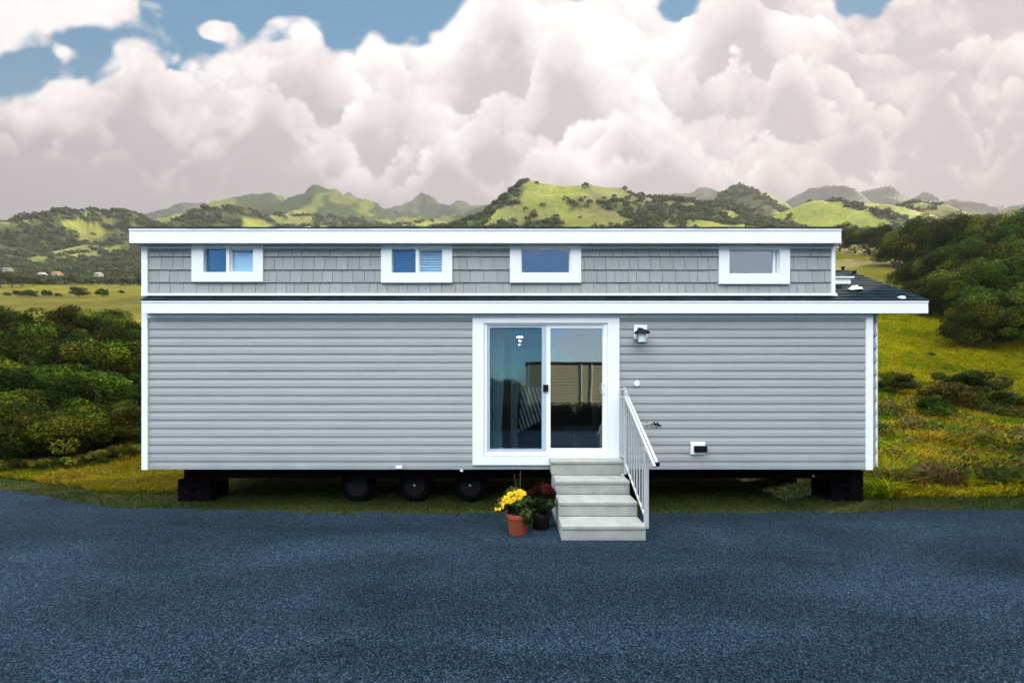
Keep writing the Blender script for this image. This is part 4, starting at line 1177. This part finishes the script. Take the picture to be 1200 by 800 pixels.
# broad leaves amongst the weeds
n = 26000
Y = np.exp(r.uniform(math.log(6.9), math.log(13), n)); X = (r.uniform(1000, 1240, n)-600)/F*Y
k = (Y > edge_y(X)+.75) & (X > 6.1) & (r.random(n) < np.clip((fbm(X*1.3, Y*1.3, 4, 25)-.42)*6, 0, 1)); X, Y = X[k], Y[k]; n = len(X)
Z = terrain_h(X, Y)+r.uniform(.05, .42, n)
p = np.stack([X, Y, Z], -1); nrm = r.normal(size=(n, 3)); nrm[:, 2] += .8; nrm /= np.linalg.norm(nrm, axis=1)[:, None]
a = np.cross(nrm, r.normal(size=(n, 3))); a /= np.linalg.norm(a, axis=1)[:, None]; b = np.cross(nrm, a); s = r.uniform(.03, .085, n)[:, None]
V = np.stack([p-a*s, p-b*s*.35, p+a*s, p+b*s*.35], 1).reshape(-1, 3)
cc = np.repeat(pick(r, [(.03,.055,.012),(.05,.08,.014),(.09,.09,.014),(.12,.06,.03)], X, Y, 2, n), 4, axis=0)
tag(np_mesh('weed_leaves', V, np.arange(n*4).reshape(-1, 4), M['leaf'], col=cc), 'broad weed leaves scattered in the wild grass right of the home', 'weeds', kind='stuff')

n = 1500
X = r.uniform(-11, 11, n); Y = np.interp(X, EPX, EPY)-np.abs(r.normal(size=n))*.10+.03
s_ = r.uniform(.004, .012, n); oc = np.array([(1,0,0),(0,1,0),(0,0,.7),(-1,0,0),(0,-1,0),(0,0,-.7)])
P_ = np.stack([X, Y, np.full(n, .024)], -1)[:, None, :]+oc[None]*s_[:, None, None]*r.uniform(.6, 1.3, (n, 6, 1))
T_ = np.array([(0,1,2),(1,3,2),(3,4,2),(4,0,2),(1,0,5),(3,1,5),(4,3,5),(0,4,5)])
Ft = (T_[None]+(np.arange(n)*6)[:, None, None]).reshape(-1, 3)
gc = np.repeat(np.array([.05,.06,.07])*r.uniform(.4, 2.2, (n, 1)), 6, axis=0)
tag(np_mesh('gravel', P_.reshape(-1, 3), Ft, M['roofing'], col=gc, faces_n=3), 'loose grit scattered along the grassy edge of the driveway', 'gravel', kind='stuff')

# ------------------------------------------------------------------ potted plants
def potted(name, label, cx, cy, pot_m, rt, rb, ht, zp):
    e = empty(name, (cx, cy, .022)); tag(e, label, 'potted plant')
    mb = MB(); mb.lathe([(.001,.002),(rb,.002),(rb+.004,.01),(rt-.006,ht-.055),(rt-.004,ht-.05),(rt+.010,ht-.048),(rt+.012,ht-.004),(rt+.006,ht),(rt-.010,ht),(rt-.014,ht-.03)], n=36)
    mb.build('pot', pot_m, e, smooth=True)
    mb = MB(); mb.lathe([(rt-.013,ht-.032),(rt*.5,ht-.02),(.001,ht-.018)], n=24); mb.build('soil', M['soil'], e)
    return e
pc = P(607, 631, 4.86)
e1 = potted('potted_chrysanthemum', 'yellow chrysanthemum in a terracotta pot left of the concrete steps', pc.x, 4.98, M['terracotta'], .150, .112, .27, 0)
r = np.random.default_rng(77)
cen = np.array([(-.10,-.02,.40),(-.02,-.06,.44),(.06,-.02,.42),(-.20,-.05,.38),(-.05,.06,.50),(.02,.02,.34),(.10,.0,.34),(-.12,.05,.47),(.12,-.05,.30),(.13,-.13,.22),(.10,-.12,.30)])
V, Fq, cc = leaf_cloud(cen, np.array([.11,.12,.11,.09,.10,.12,.09,.09,.08,.07,.08]), 2600, .026, [(.030,.050,.014),(.020,.036,.012),(.040,.060,.016)], r)
np_mesh('foliage', V, Fq, M['leaf'], e1, col=cc)
# blossoms: little ray flowers over the upper left dome
bl = MB(); rr = random.Random(3)
for i in range(300):
    a = rr.uniform(0, 6.28); q = rr.random()**.5
    tx = -.10+math.cos(a)*q*.20; ty = -.04+math.sin(a)*q*.15
    tz = .555-2.4*((tx+.06)**2+(ty)**2)+.32*tx+rr.uniform(-.012, .012)
    c = Vector((tx, ty, tz)); nrm = Vector((tx*2.2+.1+rr.uniform(-.5,.5), ty*3-.75+rr.uniform(-.4,.4), .85)).normalized()
    a1 = nrm.orthogonal().normalized(); b1 = nrm.cross(a1); rad = rr.uniform(.013, .022); np_ = 9
    g = rr.uniform(.75, 1.1); col = (.95*g, (.68+rr.uniform(-.14,.10))*g, .01)
    vs = [c+nrm*.006]; 
    for k in range(np_*2):
        t = math.pi*k/np_; rq = rad*(1.0 if k % 2 == 0 else .62); vs.append(c+(a1*math.cos(t)+b1*math.sin(t))*rq+nrm*(.0 if k % 2 else .003))
    bl.add(vs, [(0, 1+k, 1+(k+1) % (2*np_)) for k in range(2*np_)], col)
    vs = [c+nrm*.010]+[c+nrm*.0075+(a1*math.cos(t)+b1*math.sin(t))*rad*.3 for t in [k*1.047 for k in range(6)]]
    bl.add(vs, [(0, 1+k, 1+(k+1) % 6) for k in range(6)], (.55*g, .26*g, .01))
bl.build('blossoms', M['petal'], e1)
mb = MB()
for (x, y, z) in ((-.08,0,.5),(.0,-.03,.5),(.07,0,.44),(-.16,-.02,.44),(0.0200,0.0500,0.5000)): mb.tube([(x*.2, y*.2, .23), (x*.7, y*.7, .36), (x, y, z)], .006, 6)
mb.tube([(0.0000,0.0300,0.2500),(0.0300,0.0500,0.5000),(0.0350,0.0600,0.7800)], .005, 6); mb.tube([(0.0100,0.0300,0.3000),(-.01,.05,.55),(-.05,.06,.73)], .004, 6)
mb.build('stem', mat('stem', (0.0450,0.0550,0.0200), .7), e1, smooth=True)
mb = MB()
rr = random.Random(8)
for i in range(34):
    t = rr.random(); b = Vector((0.0000,0.0300,0.5000)).lerp(Vector((0.0350,0.0600,0.8000)), t) if i % 2 else Vector((0.0000,0.0500,0.5000)).lerp(Vector((-.05,.06,.74)), t)
    d = Vector((rr.uniform(-1,1), rr.uniform(-1,1), rr.uniform(-.2,.8))).normalized()*.035; s = d.cross(Vector((0,0,1))).normalized()*.007
    mb.add([b, b+d*.5+s, b+d, b+d*.5-s], [(0,1,2,3)], (0.0700,0.0650,0.0300))
mb.build('sprig', M['leaf'], e1)
e2 = potted('potted_shrub', 'dark pot with deep red leaves over green ones, tucked against the steps', .385, 5.16, M['darkpot'], .13, .10, .20, 0)
cen = np.array([(-.02,.02,.50),(0.0800,0.0000,0.5100),(0.1400,0.0200,0.4500),(-.10,.03,.46),(0.0300,0.0600,0.5200)])
V, Fq, cc = leaf_cloud(cen, np.array([.09,.09,.07,.07,.08]), 1100, .030, [(0.0510,0.0040,0.0040),(0.0300,0.0032,0.0032),(0.0660,0.0064,0.0048)], r, up=.6)
np_mesh('red_leaves', V, Fq, M['leaf'], e2, col=cc)
cen = np.array([(.0,-.02,.36),(.10,-.04,.34),(-.08,.0,.34),(.04,-.05,.28),(.12,.02,.38)])
V, Fq, cc = leaf_cloud(cen, np.array([.11,.09,.09,.09,.08]), 1500, .028, [(.012,.026,.010),(.018,.034,.012),(.009,.018,.008)], r)
np_mesh('foliage', V, Fq, M['leaf'], e2, col=cc)

# ------------------------------------------------------------------ building across the drive (mirrored in the glass)
ob = empty('facing_building', (6.2, -14.5, 0)); tag(ob, 'cream sided building across the drive, seen mirrored in the glass door', 'building')
cream = mat('cream_siding', (.34,.31,.20), .7, var=.06)
mb = MB(); z = .1
while z < 3.30:
    v = []
    for x in (1.1, 12): v += [(x, -14.5, z+.2), (x, -14.45, z+.004), (x, -14.5, z)]
    mb.add(v, [(0,3,4,1),(1,4,5,2)]); z += .2
mb.box(1.1, 12, -18, -14.505, 0, 3.32)
mb.build('lap_siding', cream, ob, off=(6.2,-14.5,0))
for x in (1.15, 4.8, 5.5, 9.0):
    mb = MB(); mb.box(x-.05, x+.05, -14.44, -14.38, .1, 3.34); mb.build('corner_trim', M['soffit'], ob, off=(6.2,-14.5,0))
mb = MB(); v = [(1.0,-14.4,3.35),(12.1,-14.4,3.35),(12.1,-18.3,3.35),(1.0,-18.3,3.35),(1.0,-16.2,3.6),(12.1,-16.2,3.6)]
mb.add(v, [(0,1,5,4),(1,2,5),(2,3,4,5),(3,0,4),(3,2,1,0)]); mb.build('roof', M['roofing'], ob, off=(6.2,-14.5,0))
hv = []; rh = np.random.default_rng(21)
hc = np.stack([rh.uniform(-.8, 6.6, 460), rh.uniform(-4.9, -4.2, 460), rh.uniform(.15, 1.0, 460)], -1)
V, Fq, cc = leaf_cloud(hc, rh.uniform(.24, .28, 460), 52000, .040, [(.006,.012,.003),(.009,.015,.004)], rh)
hd = np_mesh('reflection_hedge', V, Fq, M['leaf'], col=cc); tag(hd, 'dark leafy row added across the drive to darken the low reflection in the door glass', 'reflection_hedge')  # leafy row added out of view so the lower door glass mirrors dark
for i, (x, y, sc) in enumerate([(-.9,-13.2,1.25),(-3.2,-14,1.5),(-6,-13.6,1.6)]):
    e = empty('shrub', (x, y, 0), i); e.scale = (sc, sc, sc*1.05)
    for me, nm in zip(SHRUB_PROTO[i], ('foliage','stem')):
        o = bpy.data.objects.new(nm, me); link(o, e)
    tag(e, f'{ORD[i]} dark shrub left of the cream building behind the viewer', 'shrub', 'shrubs beside the facing building')

# ------------------------------------------------------------------ unseen tall building added right of the drive to shade the asphalt
ba = empty('shade_barn', (20, -1, 0)); tag(ba, 'tall unseen board building added right of the driveway to shade it', 'shade_barn')
BO = (20, -1, 0)
bw = mat('weathered_boards', (.16,.13,.105), .85, var=.3, vscale=2, bump=.5, bscale=12)
mb = MB()
y_ = -1.0
while y_ < 9.8:
    mb.box(13.40+rnd.random()*.02, 13.6, y_, min(y_+.235, 9.8), 0, 9.4); y_ += .25
mb.box(13.6, 26.6, -1, 9.79, 0, 9.35); mb.build('wall', bw, ba, off=BO)
mb = MB(); v = [(13.4,-1.1,9.42),(26.7,-1.1,9.42),(26.7,9.80,9.42),(13.4,9.80,9.42),(20,-1.1,12.2),(20,9.80,12.2)]
mb.add(v, [(0,3,5,4),(1,4,5,2),(0,4,1),(3,2,5),(0,1,2,3)]); mb.build('roof', M['roofing'], ba, off=BO)
bd = MB(); bd.box(13.33, 13.39, 1.2, 4.8, .05, 4.2); bdo = bd.build('door', mat('shade_barn_door', (.10,.045,.03), .8, var=.2), ba, off=BO)
for y_ in (-.6, 6.5):
    mb = MB(); mb.box(13.35, 13.39, y_, y_+1.2, 2.2, 3.6); mb.build('window', M['vinyl'], ba, off=BO)

# ------------------------------------------------------------------ sun, sky, haze, camera
SUN_AZ, SUN_EL = R(65), R(28)      # azimuth from +Y towards +X
sd = Vector((math.sin(SUN_AZ)*math.cos(SUN_EL), math.cos(SUN_AZ)*math.cos(SUN_EL), math.sin(SUN_EL)))
sl = bpy.data.lights.new('sun', 'SUN'); sl.energy = 5.0; sl.angle = R(.7); sl.color = (1, .90, .72)
so_ = bpy.data.objects.new('sun', sl); C.objects.link(so_); so_.rotation_euler = sd.to_track_quat('Z', 'Y').to_euler()

w = bpy.data.worlds.new('World'); scene.world = w; w.use_nodes = True
t = NT(w.node_tree); bgn = t.n['Background']; bgn.inputs['Strength'].default_value = BG
sky = t.new('ShaderNodeTexSky', sky_type='NISHITA', sun_disc=False, sun_elevation=SUN_EL, sun_rotation=SUN_AZ, altitude=200, air_density=1.0, dust_density=.6, ozone_density=2.5)
d = t.new('ShaderNodeTexCoord').outputs['Generated']
sp = t.new('ShaderNodeSeparateXYZ'); t.l.new(d, sp.inputs[0]); x, y, z = sp.outputs
ys = t.math('MAXIMUM', y, .12)
u = t.math('DIVIDE', x, ys); v = t.math('DIVIDE', z, ys)
KS = 1/(BG*2**EXPO)
dv = t.new('ShaderNodeCombineXYZ', inp={'X': t.math('DIVIDE', x, t.math('MAXIMUM', t.math('ABSOLUTE', y), .25)), 'Y': t.math('DIVIDE', z, t.math('MAXIMUM', t.math('ABSOLUTE', y), .25))}).outputs[0]
def cloud_noise(vec, full=True):
    wn = t.new('ShaderNodeTexNoise', noise_dimensions='2D', inp={'Vector': vec, 'Scale': 3.4, 'Detail': 3.0})
    wv = t.vmath('SCALE', t.vmath('SUBTRACT', wn.outputs['Color'], (.5,.5,.5)), scale=.11)
    q = t.vmath('ADD', t.vmath('MULTIPLY', vec, (1, 1.25, 1)), wv)
    nn = t.new('ShaderNodeTexNoise', noise_dimensions='2D', inp={'Vector': q, 'Scale': 3.6, 'Detail': 8.0, 'Roughness': .5})
    vo = t.new('ShaderNodeTexVoronoi', voronoi_dimensions='2D', feature='F1', inp={'Vector': q, 'Scale': 4.6})
    vo.inputs['Detail'].default_value = 2.0; vo.inputs['Roughness'].default_value = .6; vo.normalize = True
    bil = t.math('SUBTRACT', 1.0, vo.outputs['Distance'])
    return t.math('ADD', t.math('MULTIPLY', nn.outputs[0], .45), t.math('MULTIPLY', bil, .55))
dens = cloud_noise(dv)
# upper edge of the cloud bank
fc = t.new('ShaderNodeFloatCurve'); t.put(fc.inputs['Value'], t.mr(u, -1.5, 1.5, 0, 1))
cur = fc.mapping.curves[0]
pts = [(-40,106),(0,104),(60,98),(110,84),(150,68),(200,70),(232,84),(262,70),(300,56),(345,48),(372,36),(395,50),(430,52),(470,56),(500,62),(525,44),(548,12),(575,-30),(640,-60),(1240,-60)]
cp = [((px-600)/F, (450-py)/F) for px, py in pts]
cp = [((a+1.5)/3, b/1.4) for a, b in cp]
cur.points[0].location = (0, cp[0][1]); cur.points[1].location = (1, cp[-1][1])
for a, b in cp: 
    if .001 < a < .999: cur.points.new(a, b)
fc.mapping.update()
E = t.math('MULTIPLY', fc.outputs[0], 1.4)
def blob(px, py, sx, sy):
    a = t.math('DIVIDE', t.math('SUBTRACT', u, (px-600)/F), sx/F); b = t.math('DIVIDE', t.math('SUBTRACT', v, (450-py)/F), sy/F)
    return t.math('EXPONENT', t.math('MULTIPLY', t.math('ADD', t.math('MULTIPLY', a, a), t.math('MULTIPLY', b, b)), -1.0))
m = t.math('MULTIPLY', t.math('SUBTRACT', E, v), 7.0)
m = t.math('MINIMUM', m, 1.1)
m = t.math('ADD', m, t.math('MULTIPLY', t.math('SUBTRACT', dens, .57), 4.4))
for px, py, sx, sy, am in ((-20,8,90,44,2.6),(105,-2,58,20,2.2),(253,38,22,12,1.3),(76,62,16,11,.8)): m = t.math('ADD', m, t.math('MULTIPLY', blob(px, py, sx, sy), am*1.0))
for px, py, sx, sy, am in ((800,4,34,30,1.5),(1012,6,50,30,1.5),(606,36,16,16,.9),(680,-2,30,16,.9)): m = t.math('SUBTRACT', m, t.math('MULTIPLY', blob(px, py, sx, sy), am*1.15))
mask = t.ss(m, -.15, .30)

def layer_noise(seed, sc):
    q = t.vmath('ADD', dv, (seed*3.17, seed*1.73, 0))
    wn = t.new('ShaderNodeTexNoise', noise_dimensions='2D', inp={'Vector': q, 'Scale': 5.0, 'Detail': 2.0})
    q = t.vmath('ADD', q, t.vmath('SCALE', t.vmath('SUBTRACT', wn.outputs['Color'], (.5,.5,.5)), scale=.07))
    vo = t.new('ShaderNodeTexVoronoi', voronoi_dimensions='2D', feature='F1', inp={'Vector': q, 'Scale': sc})
    vo.inputs['Detail'].default_value = 3.6; vo.inputs['Roughness'].default_value = .55; vo.inputs['Lacunarity'].default_value = 2.2; vo.normalize = True
    return t.math('SUBTRACT', .40, vo.outputs['Distance'])
def ramp3(f, a, b, c):
    return t.mix(t.ss(f, .45, 1.0), t.mix(t.ss(f, .0, .55), a, b), c)
BR = (1.50,1.42,1.385,1); MD = (1.14,1.065,1.045,1); DK = (.74,.685,.695,1)
uv = t.new('ShaderNodeCombineXYZ', inp={'X': u}).outputs[0]
fine = t.new('ShaderNodeTexNoise', noise_dimensions='2D', inp={'Vector': dv, 'Scale': 7.0, 'Detail': 6.0, 'Roughness': .55}).outputs[0]
soft = t.new('ShaderNodeTexNoise', noise_dimensions='2D', inp={'Vector': dv, 'Scale': 2.2, 'Detail': 2.0}).outputs[0]
big_dark = t.math('ADD', t.math('MULTIPLY', blob(30, 205, 260, 62), .55), t.math('ADD', t.math('MULTIPLY', blob(1190, 6, 75, 26), 1.1), t.math('MULTIPLY', blob(1075, 78, 60, 30), .5)))
big_dark = t.math('ADD', big_dark, t.math('MULTIPLY', blob(1180, 150, 120, 150), .22))
def cloud_colour(s_, depth, bil):
    # s_ = how far below the heap's top; lit crest, grey belly, with every puff shaded in turn
    f = t.math('ADD', t.math('DIVIDE', s_, depth), .38)
    f = t.math('SUBTRACT', f, t.math('MULTIPLY', bil, 1.75))
    f = t.math('ADD', f, t.math('MULTIPLY', t.math('SUBTRACT', soft, .5), .9))
    f = t.math('ADD', f, t.math('MULTIPLY', t.math('SUBTRACT', fine, .5), .9))
    f = t.math('ADD', f, big_dark)
    return ramp3(f, BR, MD, DK)
bil0 = layer_noise(1.0, 5.2)
s0 = t.math('ADD', m, t.math('MULTIPLY', bil0, 1.2))
col = cloud_colour(t.math('SUBTRACT', E, v), .55, bil0)
blue_front = t.mix(t.ss(v, .45, 1.0), (.14,.52,.72,1), (.0,.30,.58,1))
col = t.mix(mask, blue_front, col)
for k, (py, A, sc, dep, al, f1) in enumerate([(48,.36,4.0,.30,1,1.9),(80,.40,5.0,.26,1,2.3),(112,.34,5.6,.22,.97,2.7),(142,.28,6.5,.18,.95,3.1),(170,.22,8.0,.15,.9,3.5),(196,.14,10.0,.12,.85,4.0)]):
    b_ = layer_noise(k*1.37+2.2, sc)
    n1 = t.new('ShaderNodeTexNoise', noise_dimensions='1D', inp={'W': t.math('ADD', t.math('MULTIPLY', u, f1), k*7.31+.4), 'Scale': 1.0, 'Detail': 1.5}).outputs[0]
    top = t.math('ADD', (450-py)/F, t.math('MULTIPLY', t.math('SUBTRACT', n1, .5), A*2.0))
    # never higher than the rim of the bank
    top = t.math('MINIMUM', top, t.math('SUBTRACT', E, .05))
    sk = t.math('ADD', t.math('SUBTRACT', top, v), t.math('MULTIPLY', b_, .24))
    mk = t.math('MULTIPLY', t.ss(sk, .0, .012+.006*k), al)
    ck = cloud_colour(t.math('MAXIMUM', sk, 0.0), dep, b_)
    col = t.mix(mk, col, ck)
# thin veil towards the hills
col = t.mix(t.mr(v, .42, .54, .5, 0), col, (.80,.735,.74,1))
HZ = 1.0
front = t.vmath('SCALE', col, scale=KS)
# the half of the sky behind the viewer: cumulus high up, made extra bright to light the facade, clear blue low down
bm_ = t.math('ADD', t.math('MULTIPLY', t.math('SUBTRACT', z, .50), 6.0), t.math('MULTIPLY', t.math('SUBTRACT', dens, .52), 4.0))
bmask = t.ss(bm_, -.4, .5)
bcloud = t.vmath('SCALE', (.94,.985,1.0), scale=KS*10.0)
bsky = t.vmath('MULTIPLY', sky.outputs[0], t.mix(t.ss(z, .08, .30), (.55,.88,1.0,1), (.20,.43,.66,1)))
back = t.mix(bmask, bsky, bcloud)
# thin wisps low in the blue
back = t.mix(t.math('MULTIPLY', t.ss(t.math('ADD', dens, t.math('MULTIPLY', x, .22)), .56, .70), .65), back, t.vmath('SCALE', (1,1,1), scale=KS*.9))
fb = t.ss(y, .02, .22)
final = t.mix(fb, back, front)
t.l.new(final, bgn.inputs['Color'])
try: w.cycles.sampling_method = 'MANUAL'; w.cycles.sample_map_resolution = 1024
except Exception: pass

import os
HAZE = True
if HAZE:
    mb = MB(); mb.box(-1900, 1900, -610, 1450, -1.02, 645)
    hm = bpy.data.materials.new('haze'); hm.use_nodes = True; ht = NT(hm.node_tree)
    ht.n.remove(ht.n['Principled BSDF'])
    pv = ht.new('ShaderNodeVolumePrincipled', inp={'Color': (.29,.265,.28,1), 'Density': .00052, 'Anisotropy': .2})
    ht.l.new(pv.outputs[0], ht.n['Material Output'].inputs['Volume'])
    o = mb.build('haze', hm); tag(o, 'thin pale haze over the hills', 'haze', kind='stuff')

cam = bpy.data.cameras.new('camera'); co = bpy.data.objects.new('camera', cam); C.objects.link(co)
co.location = (0, 0, CAMH); co.rotation_euler = (R(90), 0, 0)
cam.lens = 13.5; cam.sensor_width = 36; cam.shift_y = 50/1200; cam.clip_end = 6000; cam.clip_start = .05
scene.camera = co
